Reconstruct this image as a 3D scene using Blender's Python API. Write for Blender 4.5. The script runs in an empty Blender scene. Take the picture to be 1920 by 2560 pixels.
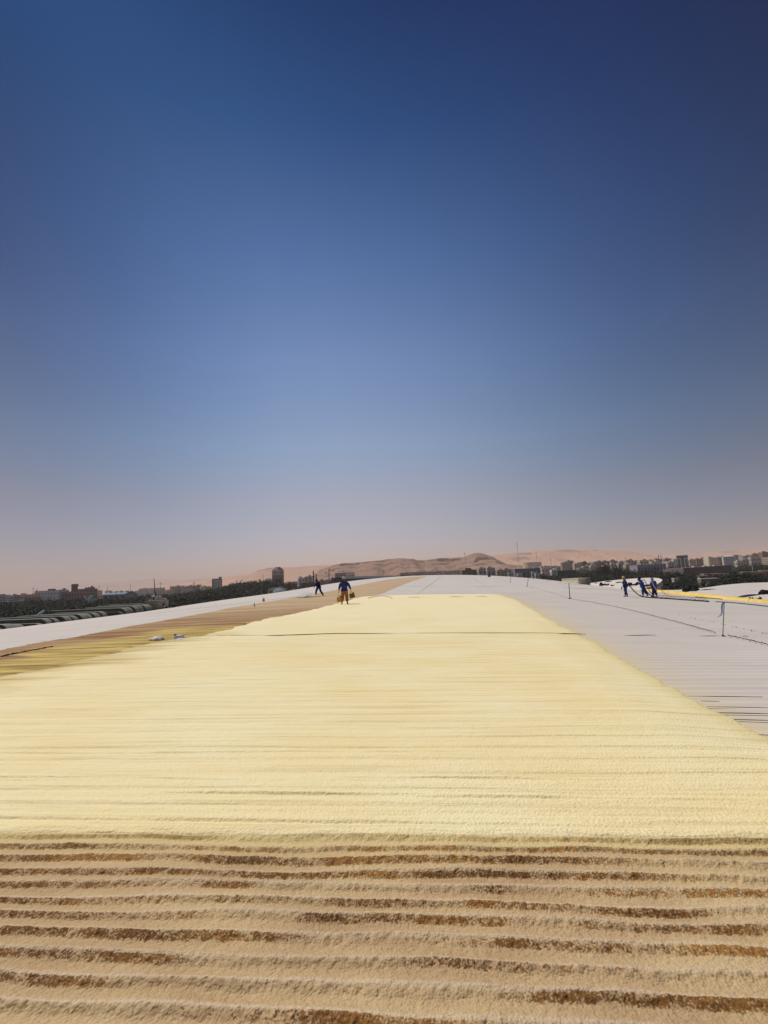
import bpy, bmesh, math, random
import numpy as np
from mathutils import Vector, Matrix

R = math.radians
SC = bpy.context.scene
COL = SC.collection
random.seed(7)
rng = np.random.default_rng(11)

# ------------------------------------------------------------------ camera
F = 1183.0                       # focal length in photograph pixels (1920 x 2560)
YAW, PITCH, ROLL = R(5.8), R(8.27), R(2.43)
CAM_H = 1.5
f0 = Vector((-math.sin(YAW), math.cos(YAW), 0))
r0 = Vector((math.cos(YAW), math.sin(YAW), 0))
fw = (f0 * math.cos(PITCH) + Vector((0, 0, 1)) * math.sin(PITCH)).normalized()
u0v = r0.cross(fw).normalized()
rt = (r0 * math.cos(ROLL) - u0v * math.sin(ROLL)).normalized()
up = (u0v * math.cos(ROLL) + r0 * math.sin(ROLL)).normalized()
CAM = Vector((0, 0, CAM_H))
cd = bpy.data.cameras.new("camera")
cam = bpy.data.objects.new("camera", cd)
COL.objects.link(cam)
M = Matrix((rt, up, -fw)).transposed().to_4x4()
M.translation = CAM
cam.matrix_world = M
cd.sensor_fit = 'VERTICAL'
cd.sensor_height = 36.0
cd.lens = F / 2560 * 36.0
cd.clip_start = 0.05
cd.clip_end = 40000
SC.camera = cam

# ------------------------------------------------------------------ light
SUN_EL = R(57)
SUN_AZ = R(-62)                  # measured from +Y towards +X: from the left, a little ahead
sun_dir = Vector((math.cos(SUN_EL) * math.sin(SUN_AZ), math.cos(SUN_EL) * math.cos(SUN_AZ), math.sin(SUN_EL)))
sl = bpy.data.lights.new("sun", 'SUN')
sl.energy = 4.0
sl.angle = R(0.53)
sl.color = (1.0, 0.955, 0.89)
so = bpy.data.objects.new("sun", sl)
COL.objects.link(so)
so.rotation_euler = (-sun_dir).to_track_quat('-Z', 'Y').to_euler()
so.location = (0, 0, 60)

W = bpy.data.worlds.new("World")
SC.world = W
W.use_nodes = True
wt = W.node_tree
wt.nodes.clear()
def wn(t, **k):
    n = wt.nodes.new(t)
    for a, b in k.items():
        setattr(n, a, b)
    return n
sky = wn('ShaderNodeTexSky', sky_type='NISHITA', sun_disc=False, sun_elevation=SUN_EL, sun_rotation=SUN_AZ,
         altitude=600.0, air_density=1.0, dust_density=1.2, ozone_density=2.2)
tc = wn('ShaderNodeTexCoord')
sep = wn('ShaderNodeSeparateXYZ')
wt.links.new(tc.outputs['Generated'], sep.inputs[0])
# tint by elevation: a dusty desert horizon below a very deep, dry blue
ramp = wn('ShaderNodeValToRGB')
cr = ramp.color_ramp
SKY_STOPS = [(0.0, (1.247, 0.852, 0.76)), (0.068, (1.162, 0.858, 0.836)), (0.169, (1.32, 0.962, 0.833)), (0.281, (1.202, 1.095, 1.017)), (0.439, (0.937, 0.987, 1.071)), (0.591, (0.48, 0.67, 0.887)), (0.736, (0.106, 0.304, 0.557)), (0.821, (0.031, 0.155, 0.363)), (1.0, (0.023, 0.116, 0.274))]
cr.elements[0].position = SKY_STOPS[0][0]
cr.elements[1].position = SKY_STOPS[-1][0]
for p, c in SKY_STOPS[1:-1]:
    cr.elements.new(p)
for e, (p, c) in zip(cr.elements, SKY_STOPS):
    e.position = p
    e.color = (*c, 1)
wt.links.new(sep.outputs['Z'], ramp.inputs[0])
mul = wn('ShaderNodeMixRGB', blend_type='MULTIPLY')
mul.inputs[0].default_value = 1
wt.links.new(sky.outputs[0], mul.inputs[1])
wt.links.new(ramp.outputs[0], mul.inputs[2])
# lens falloff put into the sky: darker towards both sides of the view
dk = wn('ShaderNodeVectorMath', operation='DOT_PRODUCT')
dk.inputs[1].default_value = (math.cos(YAW), math.sin(YAW), 0)
wt.links.new(tc.outputs['Generated'], dk.inputs[0])
dr = wn('ShaderNodeMapRange')
dr.inputs['From Min'].default_value = -1.0
dr.inputs['From Max'].default_value = 1.0
wt.links.new(dk.outputs['Value'], dr.inputs['Value'])
ramp2 = wn('ShaderNodeValToRGB')
SIDE_STOPS = [(x, tuple(math.exp(-abs((x - 0.485) / (w * (0.80 if x < 0.485 else 1.0))) ** 2.4) for w in (0.218, 0.256, 0.300))) for x in (0.0, 0.1, 0.16, 0.22, 0.28, 0.34, 0.4, 0.45, 0.5, 0.55, 0.6, 0.66, 0.72, 0.78, 0.84, 0.9, 1.0)]
cr = ramp2.color_ramp
cr.elements[0].position, cr.elements[1].position = SIDE_STOPS[0][0], SIDE_STOPS[-1][0]
for p, c in SIDE_STOPS[1:-1]:
    cr.elements.new(p)
for e, (p, c) in zip(cr.elements, SIDE_STOPS):
    e.position = p
    e.color = (*c, 1)
wt.links.new(dr.outputs[0], ramp2.inputs[0])
mul2 = wn('ShaderNodeMixRGB', blend_type='MULTIPLY')
ff = wn('ShaderNodeMapRange')
ff.inputs['From Min'].default_value = 0.0
ff.inputs['From Max'].default_value = 0.7
ff.inputs['To Min'].default_value = 0.38
ff.inputs['To Max'].default_value = 1.0
wt.links.new(sep.outputs['Z'], ff.inputs['Value'])
wt.links.new(ff.outputs[0], mul2.inputs[0])
wt.links.new(mul.outputs[0], mul2.inputs[1])
wt.links.new(ramp2.outputs[0], mul2.inputs[2])
bg = wn('ShaderNodeBackground')
bg.inputs['Strength'].default_value = 0.10
wo = wn('ShaderNodeOutputWorld')
wt.links.new(mul2.outputs[0], bg.inputs[0])
wt.links.new(bg.outputs[0], wo.inputs[0])

SC.view_settings.view_transform = 'Standard'
SC.view_settings.look = 'None'
SC.view_settings.exposure = -0.12
SC.view_settings.gamma = 1.0
SC.render.engine = 'CYCLES'
SC.cycles.max_bounces = 6
SC.cycles.volume_bounces = 1
SC.cycles.transparent_max_bounces = 12

# ------------------------------------------------------------------ geometry helpers
def ray(x, y):
    return (fw + rt * ((x - 960) / F) - up * ((y - 1280) / F))
def at(x, y, d):
    """the point seen at photograph pixel x, y at a ground distance d along the viewing direction"""
    q = ray(x, y)
    h = q.dot(f0)
    return CAM + q * (d / h)
def proj(p):
    q = Vector(p) - CAM
    z = q.dot(fw)
    return 960 + F * q.dot(rt) / z, 1280 - F * q.dot(up) / z

def sstep(x, a, b):
    t = np.clip((x - a) / (b - a), 0, 1)
    return t * t * (3 - 2 * t)

C_X, A_V, U_C = 0.0014, 7.5e-5, -8.0
def zroof(u, v):
    if isinstance(u, float) and isinstance(v, float):
        g = min(max((v - 2) / 12, 0), 1); g = 0.15 + 0.85 * g * g * (3 - 2 * g)
    else:
        g = 0.15 + 0.85 * sstep(np.asarray(v, float), 2, 14)
    z = -C_X * ((u - U_C) ** 2 - U_C ** 2) * g + A_V * v * v
    if isinstance(u, float) and isinstance(v, float):
        a = min(max((-u - 15) / 31, 0), 1); b = min(max((v - 45) / 50, 0), 1)
        return z - 0.42 * a * a * (3 - 2 * a) * (1 - b * b * (3 - 2 * b))
    return z - 0.42 * sstep(-np.asarray(u, float), 15, 46) * (1 - sstep(np.asarray(v, float), 45, 95))
V_END, U_EAVE = 200.0, -46.0
def onroof(x, y, vmax=V_END):
    """where the line of sight through a photograph pixel meets the roof"""
    q = ray(x, y)
    t, dt = 0.5, 0.01
    lo = 0
    best = None
    while True:
        p = CAM + q * t
        g = p.z - zroof(p.x, p.y)
        if g < 0:
            hi = t
            break
        if p.y > vmax:
            return Vector((p.x, p.y, zroof(p.x, p.y)))
        lo = t
        t *= 1.01
    for _ in range(40):
        m = (lo + hi) / 2
        p = CAM + q * m
        if p.z - zroof(p.x, p.y) < 0:
            hi = m
        else:
            lo = m
    p = CAM + q * hi
    return Vector((p.x, p.y, zroof(p.x, p.y)))

def _h(ix, iy, seed):
    n = (ix.astype(np.int64) * 374761393 + iy.astype(np.int64) * 668265263 + seed * 1442695041) & 0x7fffffff
    n = ((n ^ (n >> 13)) * 1274126177) & 0x7fffffff
    return ((n ^ (n >> 16)) & 0xffff) / 65535.0
def vnoise(x, y, seed=0):
    x = np.asarray(x, float); y = np.asarray(y, float)
    ix = np.floor(x); iy = np.floor(y)
    fx = x - ix; fy = y - iy
    fx = fx * fx * (3 - 2 * fx); fy = fy * fy * (3 - 2 * fy)
    a = _h(ix, iy, seed); b = _h(ix + 1, iy, seed); c = _h(ix, iy + 1, seed); d = _h(ix + 1, iy + 1, seed)
    return (a + (b - a) * fx) * (1 - fy) + (c + (d - c) * fx) * fy
def fbm(x, y, o=4, seed=0):
    s = 0; a = 0.5; t = 0
    for i in range(o):
        s = s + a * vnoise(x * 2 ** i + 17.3 * i, y * 2 ** i - 9.1 * i, seed + i * 7)
        t += a
        a *= 0.5
    return s / t
def link(name, me, mats, parent=None, smooth=False):
    o = bpy.data.objects.new(name, me)
    COL.objects.link(o)
    if mats is not None:
        for m in (mats if isinstance(mats, (list, tuple)) else [mats]):
            me.materials.append(m)
    if parent:
        o.parent = parent
    if smooth:
        me.polygons.foreach_set('use_smooth', [True] * len(me.polygons))
    return o
def tag(o, label=None, cat=None, group=None, kind=None):
    if label: o['label'] = label
    if cat: o['category'] = cat
    if group: o['group'] = group
    if kind: o['kind'] = kind
    return o
def empty(name, loc, rz=0.0, **k):
    o = bpy.data.objects.new(name, None)
    COL.objects.link(o)
    o.location = loc
    o.rotation_euler = (0, 0, rz)
    o.empty_display_size = 0.2
    return tag(o, **k)
def grid_mesh(name, X, Y, Z, mats, keep=None, attrs=None, smooth=True, parent=None):
    n, m = X.shape
    co = np.stack([X, Y, Z], -1).reshape(-1, 3)
    i = np.arange(n * m).reshape(n, m)
    q = np.stack([i[:-1, :-1], i[:-1, 1:], i[1:, 1:], i[1:, :-1]], -1).reshape(-1, 4)
    if keep is not None:
        q = q[keep[:-1, :-1].reshape(-1)]
        used = np.zeros(n * m, bool)
        used[q.reshape(-1)] = True
        idx = np.cumsum(used) - 1
        q = idx[q]
        co = co[used]
    else:
        used = np.ones(n * m, bool)
    return raw_mesh(name, co, q, mats, smooth, parent, {k: a.reshape(-1)[used] for k, a in (attrs or {}).items()})
def raw_mesh(name, co, q, mats, smooth=False, parent=None, attrs=None, mat_idx=None):
    me = bpy.data.meshes.new(name)
    k = q.shape[1]
    me.vertices.add(len(co))
    me.vertices.foreach_set('co', np.asarray(co, np.float32).reshape(-1))
    me.loops.add(len(q) * k)
    me.loops.foreach_set('vertex_index', q.reshape(-1).astype(np.int32))
    me.polygons.add(len(q))
    me.polygons.foreach_set('loop_start', (np.arange(len(q)) * k).astype(np.int32))
    me.polygons.foreach_set('loop_total', np.full(len(q), k, np.int32))
    if mat_idx is not None:
        me.polygons.foreach_set('material_index', np.asarray(mat_idx, np.int32))
    me.update(calc_edges=True)
    for nme, a in (attrs or {}).items():
        at_ = me.attributes.new(nme, 'FLOAT', 'POINT')
        at_.data.foreach_set('value', np.asarray(a, np.float32))
    return link(name, me, mats, parent, smooth)

class MB:
    """collects boxes, tubes and lathes into one mesh"""
    def __init__(s):
        s.v = []; s.f = []; s.m = []
    def add(s, vs, fs, mi=0, M=None):
        b = len(s.v)
        s.v += [tuple(M @ Vector(p)) if M else tuple(p) for p in vs]
        s.f += [tuple(b + i for i in f) for f in fs]
        s.m += [mi] * len(fs)
        return s
    def box(s, x0, x1, y0, y1, z0, z1, mi=0, M=None, top=None):
        t = top or 0.0
        vs = [(x0, y0, z0), (x1, y0, z0), (x1, y1, z0), (x0, y1, z0),
              (x0 + t, y0 + t, z1), (x1 - t, y0 + t, z1), (x1 - t, y1 - t, z1), (x0 + t, y1 - t, z1)]
        return s.add(vs, [(3, 2, 1, 0), (4, 5, 6, 7), (0, 1, 5, 4), (1, 2, 6, 5), (2, 3, 7, 6), (3, 0, 4, 7)], mi, M)
    def lathe(s, prof, n=12, mi=0, M=None, sx=1, sy=1):
        vs = []; fs = []
        for r, z in prof:
            for k in range(n):
                a = 2 * math.pi * k / n
                vs.append((r * math.cos(a) * sx, r * math.sin(a) * sy, z))
        for j in range(len(prof) - 1):
            for k in range(n):
                a, b = j * n + k, j * n + (k + 1) % n
                fs.append((a, b, b + n, a + n))
        fs.append(tuple(range(n))[::-1])
        fs.append(tuple(range((len(prof) - 1) * n, len(prof) * n)))
        return s.add(vs, fs, mi, M)
    def tube(s, pts, r, n=6, mi=0):
        pts = [Vector(p) for p in pts]
        rs = r if isinstance(r, (list, tuple)) else [r] * len(pts)
        vs = []; fs = []
        for i, p in enumerate(pts):
            d = (pts[min(i + 1, len(pts) - 1)] - pts[max(i - 1, 0)]).normalized()
            a = d.cross(Vector((0, 0, 1)))
            if a.length < 1e-3:
                a = d.cross(Vector((0, 1, 0)))
            a.normalize()
            b = d.cross(a).normalized()
            for k in range(n):
                t = 2 * math.pi * k / n
                vs.append(p + (a * math.cos(t) + b * math.sin(t)) * rs[i])
        for i in range(len(pts) - 1):
            for k in range(n):
                x, y = i * n + k, i * n + (k + 1) % n
                fs.append((x, y, y + n, x + n))
        fs.append(tuple(range(n))[::-1])
        fs.append(tuple(range((len(pts) - 1) * n, len(pts) * n)))
        return s.add(vs, fs, mi)
    def build(s, name, mats, parent=None, smooth=False, bevel=0):
        me = bpy.data.meshes.new(name)
        me.from_pydata(s.v, [], s.f)
        me.update()
        o = link(name, me, mats, parent, smooth)
        me.polygons.foreach_set('material_index', s.m)
        if bevel:
            b = o.modifiers.new('bevel', 'BEVEL')
            b.width = bevel; b.segments = 2; b.limit_method = 'ANGLE'
        return o
def lerp_path(pts, n):
    """Catmull-Rom through points"""
    P = [Vector(p) for p in pts]
    P = [P[0] * 2 - P[1]] + P + [P[-1] * 2 - P[-2]]
    out = []
    for i in range(1, len(P) - 2):
        for k in range(n):
            t = k / n
            a, b, c, d = P[i - 1], P[i], P[i + 1], P[i + 2]
            out.append(0.5 * ((2 * b) + (c - a) * t + (2 * a - 5 * b + 4 * c - d) * t * t + (3 * b - a - 3 * c + d) * t ** 3))
    out.append(P[-2])
    return out

# ------------------------------------------------------------------ materials
def mat(name, col, rough=0.85, spec=0.25, vary=0.0, scale=3.0, bump=0.0, bscale=20.0, metallic=0.0, col2=None, stretch=None, bdist=0.02):
    m = bpy.data.materials.new(name)
    m.use_nodes = True
    nt = m.node_tree
    b = nt.nodes['Principled BSDF']
    b.inputs['Base Color'].default_value = (*col, 1)
    b.inputs['Roughness'].default_value = rough
    b.inputs['Specular IOR Level'].default_value = spec
    b.inputs['Metallic'].default_value = metallic
    t = nt.nodes.new('ShaderNodeTexCoord')
    mp = nt.nodes.new('ShaderNodeMapping')
    nt.links.new(t.outputs['Object'], mp.inputs[0])
    if stretch:
        mp.inputs['Scale'].default_value = stretch
    if vary or col2:
        n = nt.nodes.new('ShaderNodeTexNoise')
        n.inputs['Scale'].default_value = scale
        n.inputs['Detail'].default_value = 5
        nt.links.new(mp.outputs[0], n.inputs[0])
        mx = nt.nodes.new('ShaderNodeMixRGB')
        c2 = col2 or tuple(max(0, c * (1 - vary)) for c in col)
        mx.inputs[1].default_value = (*col, 1)
        mx.inputs[2].default_value = (*c2, 1)
        rr = nt.nodes.new('ShaderNodeMapRange')
        rr.inputs['From Min'].default_value = 0.35
        rr.inputs['From Max'].default_value = 0.68
        nt.links.new(n.outputs[0], rr.inputs[0])
        nt.links.new(rr.outputs[0], mx.inputs[0])
        nt.links.new(mx.outputs[0], b.inputs['Base Color'])
    if bump:
        n2 = nt.nodes.new('ShaderNodeTexNoise')
        n2.inputs['Scale'].default_value = bscale
        n2.inputs['Detail'].default_value = 4
        nt.links.new(mp.outputs[0], n2.inputs[0])
        bp = nt.nodes.new('ShaderNodeBump')
        bp.inputs['Strength'].default_value = bump
        bp.inputs['Distance'].default_value = bdist
        nt.links.new(n2.outputs[0], bp.inputs['Height'])
        nt.links.new(bp.outputs[0], b.inputs['Normal'])
    return m
def nd(nt, t, **k):
    n = nt.nodes.new(t)
    for a, b in k.items():
        setattr(n, a, b)
    return n
def noise_of(nt, vec, scale, detail=4, stretch=None, rough=0.55):
    if stretch:
        mp = nd(nt, 'ShaderNodeMapping')
        mp.inputs['Scale'].default_value = stretch
        nt.links.new(vec, mp.inputs[0])
        vec = mp.outputs[0]
    n = nd(nt, 'ShaderNodeTexNoise')
    n.inputs['Scale'].default_value = scale
    n.inputs['Detail'].default_value = detail
    n.inputs['Roughness'].default_value = rough
    nt.links.new(vec, n.inputs[0])
    return n.outputs[0]
def popcorn(nt, vec, scale, smooth=0.6):
    n = nd(nt, 'ShaderNodeTexVoronoi', feature='SMOOTH_F1')
    n.inputs['Scale'].default_value = scale
    n.inputs['Smoothness'].default_value = smooth
    w_ = nd(nt, 'ShaderNodeTexNoise'); w_.inputs['Scale'].default_value = scale * 0.4; w_.inputs['Detail'].default_value = 2
    nt.links.new(vec, w_.inputs[0])
    ad = nd(nt, 'ShaderNodeVectorMath', operation='MULTIPLY_ADD')
    ad.inputs[1].default_value = (1.2 / scale,) * 3
    nt.links.new(w_.outputs['Color'], ad.inputs[0]); nt.links.new(vec, ad.inputs[2])
    nt.links.new(ad.outputs[0], n.inputs['Vector'])
    return mathn(nt, 'SUBTRACT', 1.0, n.outputs['Distance'])
def mrange(nt, v, a, b, c=0.0, d=1.0):
    n = nd(nt, 'ShaderNodeMapRange')
    n.inputs['From Min'].default_value = a
    n.inputs['From Max'].default_value = b
    n.inputs['To Min'].default_value = c
    n.inputs['To Max'].default_value = d
    nt.links.new(v, n.inputs[0])
    return n.outputs[0]
def mixc(nt, f, a, b):
    n = nd(nt, 'ShaderNodeMixRGB')
    for i, x in ((1, a), (2, b)):
        if isinstance(x, tuple):
            n.inputs[i].default_value = (*x, 1)
        else:
            nt.links.new(x, n.inputs[i])
    if isinstance(f, (float, int)):
        n.inputs[0].default_value = f
    else:
        nt.links.new(f, n.inputs[0])
    return n.outputs[0]
def mathn(nt, op, a, b=None):
    n = nd(nt, 'ShaderNodeMath', operation=op)
    for i, x in enumerate((a, b)):
        if x is None: continue
        if isinstance(x, (float, int)): n.inputs[i].default_value = x
        else: nt.links.new(x, n.inputs[i])
    return n.outputs[0]
def attr(nt, name):
    n = nd(nt, 'ShaderNodeAttribute', attribute_name=name)
    return n.outputs['Fac']
def base(name, rough=0.9, spec=0.2):
    m = bpy.data.materials.new(name)
    m.use_nodes = True
    nt = m.node_tree
    b = nt.nodes['Principled BSDF']
    b.inputs['Roughness'].default_value = rough
    b.inputs['Specular IOR Level'].default_value = spec
    tcn = nd(nt, 'ShaderNodeTexCoord')
    return m, nt, b, tcn.outputs['Object']
def bumpn(nt, h, strength, dist, normal=None):
    n = nd(nt, 'ShaderNodeBump')
    n.inputs['Strength'].default_value = strength
    n.inputs['Distance'].default_value = dist
    nt.links.new(h, n.inputs['Height'])
    if normal is not None:
        nt.links.new(normal, n.inputs['Normal'])
    return n.outputs[0]

# white painted roof sheeting, dusty, with rib shade painted in as thin dark lines
def m_roof_white():
    m, nt, b, v = base("white_roof_sheet", 0.75, 0.15)
    d1 = noise_of(nt, v, 0.35, 5, (1, 1, 1))
    d2 = noise_of(nt, v, 1.0, 4, (0.12, 3.0, 1))
    d3 = noise_of(nt, v, 30, 3)
    c = mixc(nt, mrange(nt, d1, 0.35, 0.7), (0.625, 0.565, 0.515), (0.57, 0.51, 0.46))
    c = mixc(nt, mrange(nt, d2, 0.55, 0.75, 0, 0.45), c, (0.45, 0.395, 0.34))
    c = mixc(nt, mrange(nt, d3, 0.62, 0.75, 0, 0.3), c, (0.40, 0.34, 0.28))
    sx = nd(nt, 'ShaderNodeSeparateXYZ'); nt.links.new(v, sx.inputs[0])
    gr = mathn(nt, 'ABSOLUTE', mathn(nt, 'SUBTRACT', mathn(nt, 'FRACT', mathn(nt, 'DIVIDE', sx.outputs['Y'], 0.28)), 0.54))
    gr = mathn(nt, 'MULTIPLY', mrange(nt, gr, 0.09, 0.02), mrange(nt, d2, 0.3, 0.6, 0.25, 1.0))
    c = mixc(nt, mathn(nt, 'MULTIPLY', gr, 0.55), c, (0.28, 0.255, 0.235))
    c = mixc(nt, mathn(nt, 'MULTIPLY', attr(nt, 'spray'), 0.9), c, (0.70, 0.54, 0.22))
    nt.links.new(c, b.inputs['Base Color'])
    nt.links.new(bumpn(nt, d2, 0.25, 0.01), b.inputs['Normal'])
    return m
# fresh sprayed foam: pale yellow skin
def m_foam_new():
    m, nt, b, v = base("fresh_foam_skin", 0.72, 0.13)
    g = attr(nt, 'edge')
    s1 = noise_of(nt, v, 1.0, 5, (0.25, 2.4, 1))
    s2 = noise_of(nt, v, 0.5, 4)
    s3 = noise_of(nt, v, 1.0, 3, (0.5, 14.0, 1))
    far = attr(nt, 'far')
    sx = nd(nt, 'ShaderNodeSeparateXYZ'); nt.links.new(v, sx.inputs[0])
    wob = noise_of(nt, v, 1.0, 3, (0.35, 0.8, 1))
    yy = mathn(nt, 'ADD', mathn(nt, 'DIVIDE', sx.outputs['Y'], 0.27), mathn(nt, 'MULTIPLY', wob, 0.7))
    gr = mathn(nt, 'ABSOLUTE', mathn(nt, 'SUBTRACT', mathn(nt, 'FRACT', yy), 0.5))
    gr = mathn(nt, 'MULTIPLY', mrange(nt, gr, 0.09, 0.01), mrange(nt, noise_of(nt, v, 1.0, 4, (0.22, 3.7, 1)), 0.40, 0.62))
    c = mixc(nt, mrange(nt, s1, 0.35, 0.7), (0.84, 0.715, 0.40), (0.83, 0.675, 0.35))
    c = mixc(nt, mrange(nt, s2, 0.4, 0.65), c, (0.86, 0.75, 0.46))
    c = mixc(nt, mathn(nt, 'MULTIPLY', mrange(nt, s3, 0.55, 0.63), 0.28), c, (0.56, 0.41, 0.17))
    c = mixc(nt, mathn(nt, 'MULTIPLY', far, 0.5), c, (0.88, 0.78, 0.50))  # paler with distance: grazing sheen and haze put into the colour
    c = mixc(nt, mathn(nt, 'MULTIPLY', gr, 0.26), c, (0.50, 0.37, 0.14))  # fine shadow lines of the grooves put into the colour
    aged = attr(nt, 'aged')
    s4 = noise_of(nt, v, 1.0, 4, (0.35, 4.5, 1))
    c2 = mixc(nt, mrange(nt, s4, 0.42, 0.64), (0.60, 0.445, 0.14), (0.30, 0.20, 0.06))
    c = mixc(nt, aged, c, c2)
    c = mixc(nt, g, c, (0.62, 0.50, 0.20))
    nt.links.new(c, b.inputs['Base Color'])
    f1 = popcorn(nt, v, 60)
    f2 = noise_of(nt, v, 1.0, 4, (2.0, 22.0, 6))
    n = bumpn(nt, mathn(nt, 'SUBTRACT', 1.0, gr), 0.7, 0.012)
    n = bumpn(nt, f1, 0.5, 0.010, n)
    n = bumpn(nt, f2, 0.45, 0.03, n)
    nt.links.new(n, b.inputs['Normal'])
    return m
# sun-browned foam of the foreground, rib shade and crest highlights mixed into its colours
def m_foam_old():
    m, nt, b, v = base("sun_browned_foam", 0.82, 0.12)
    dark = attr(nt, 'dark'); pale = attr(nt, 'pale'); yel = attr(nt, 'yellow')
    s1 = noise_of(nt, v, 2.2, 5, (0.6, 1.4, 1))
    sp = noise_of(nt, v, 110, 3)
    sq = noise_of(nt, v, 38, 4, (1.0, 0.8, 1))
    c = mixc(nt, mrange(nt, s1, 0.35, 0.68), (0.55, 0.40, 0.215), (0.42, 0.275, 0.145))
    c = mixc(nt, mrange(nt, sq, 0.55, 0.72, 0, 0.6), c, (0.58, 0.44, 0.23))
    c = mixc(nt, mrange(nt, sq, 0.42, 0.30, 0, 0.3), c, (0.40, 0.25, 0.11))
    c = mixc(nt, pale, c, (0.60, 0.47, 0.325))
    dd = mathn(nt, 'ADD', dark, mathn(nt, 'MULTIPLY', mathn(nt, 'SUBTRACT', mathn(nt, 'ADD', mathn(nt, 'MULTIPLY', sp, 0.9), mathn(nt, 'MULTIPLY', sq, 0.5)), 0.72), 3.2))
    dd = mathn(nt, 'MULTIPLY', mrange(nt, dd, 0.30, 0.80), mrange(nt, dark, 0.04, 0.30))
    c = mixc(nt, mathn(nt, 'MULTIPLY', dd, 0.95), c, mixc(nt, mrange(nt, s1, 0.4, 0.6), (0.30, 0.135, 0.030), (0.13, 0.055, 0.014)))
    c = mixc(nt, yel, c, (0.66, 0.52, 0.235))
    nt.links.new(c, b.inputs['Base Color'])
    f1 = popcorn(nt, v, 95)
    f2 = popcorn(nt, v, 38, 0.8)
    n = bumpn(nt, f1, 0.55, 0.008)
    n = bumpn(nt, f2, 0.45, 0.012, n)
    nt.links.new(n, b.inputs['Normal'])
    return m
def m_foam_strip():
    m, nt, b, v = base("weathered_foam", 0.88, 0.1)
    s1 = noise_of(nt, v, 1.0, 5, (0.12, 1.3, 1))
    s2 = noise_of(nt, v, 1.0, 4, (0.3, 5.0, 1))
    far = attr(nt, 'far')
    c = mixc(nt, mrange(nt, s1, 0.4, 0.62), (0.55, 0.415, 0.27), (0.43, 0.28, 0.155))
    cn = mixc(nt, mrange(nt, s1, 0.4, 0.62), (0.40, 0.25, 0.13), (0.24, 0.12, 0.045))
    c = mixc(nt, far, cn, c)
    c = mixc(nt, mrange(nt, s2, 0.52, 0.68, 0, 0.5), c, (0.50, 0.38, 0.21))
    s5 = noise_of(nt, v, 1.0, 5, (0.35, 4.5, 1))
    cb = mixc(nt, mrange(nt, s5, 0.42, 0.64), (0.60, 0.445, 0.15), (0.28, 0.18, 0.055))
    bl = mathn(nt, 'ADD', attr(nt, 'belt'), mathn(nt, 'MULTIPLY', mathn(nt, 'SUBTRACT', noise_of(nt, v, 1.0, 5, (0.25, 3.2, 1)), 0.5), 1.3))
    c = mixc(nt, mrange(nt, bl, 0.3, 0.7), c, cb)
    nt.links.new(c, b.inputs['Base Color'])
    n = bumpn(nt, noise_of(nt, v, 1.0, 4, (1.5, 12.0, 4)), 0.9, 0.05)
    nt.links.new(n, b.inputs['Normal'])
    return m
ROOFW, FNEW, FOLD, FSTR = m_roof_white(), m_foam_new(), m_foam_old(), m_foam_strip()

# ------------------------------------------------------------------ the roof and its foam
# right-hand edge of the roof (valley), from the photograph, laid on the roof surface
edge_px = [(1421, 1452), (1476, 1458.5), (1540, 1466), (1611, 1477), (1658, 1481.5), (1739, 1491), (1808, 1498), (1864, 1502.7), (1920, 1508.5)]
edge_pts = [onroof(*p) for p in edge_px]
edge_pts = [edge_pts[0]] + edge_pts[3:]
ev = np.array([p.y for p in edge_pts]); eu = np.array([p.x for p in edge_pts])
o_ = np.argsort(ev); ev = ev[o_]; eu = eu[o_]
sl0 = (eu[1] - eu[0]) / (ev[1] - ev[0])
ev = np.concatenate([[-40], ev, [V_END]]); eu = np.concatenate([[max(20.0, eu[0] - 0.2 * (ev[1] + 40))], eu, [eu[-1]]])
def u_edge(v): return np.interp(v, ev, eu)
ETAB = []
for v_ in np.concatenate([np.arange(20, 80, 1.0), np.arange(80, 201, 4.0)]):
    p_ = Vector((float(u_edge(v_)), float(v_), float(zroof(float(u_edge(v_)), float(v_)))))
    x_, y_ = proj(p_)
    ETAB.append((x_, y_, (p_ - CAM).dot(f0)))
ETAB.sort()
def edge_depth(x): return float(np.interp(x, [e[0] for e in ETAB], [e[2] for e in ETAB]))
def edge_y(x): return float(np.interp(x, [e[0] for e in ETAB], [e[1] for e in ETAB]))

def rib(v, pitch=0.28, h=0.018):
    p = np.mod(v / pitch, 1.0)
    return h * (sstep(p, 0.0, 0.16) - sstep(p, 0.34, 0.5))
def deck(name, v0, v1, dv, ribs, nc=120, **k):
    v = np.arange(v0, v1 + dv * 0.5, dv)
    s = np.linspace(0, 1, nc)
    V = np.repeat(v[:, None], nc, 1)
    U = U_EAVE + (u_edge(V) - U_EAVE) * s[None, :]
    Z = zroof(U, V)
    if ribs:
        Z = Z + rib(V) * (1 + 0.12 * (fbm(U * 0.3, V * 2, 2) - 0.5)) - 0.009
        # sheets that have lifted a little here and there
        Z = Z + 0.006 * (vnoise(U * 0.15, V * 1.8, 5) - 0.5)
    return U, V, Z
U, V, Z = deck('roof', -14, 48, 0.035, True)
U2, V2, Z2 = deck('roof', 48.035, V_END, 1.0, False)
U = np.vstack([U, U2]); V = np.vstack([V, V2]); Z = np.vstack([Z, Z2])
DECK = (U, V, Z)
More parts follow.
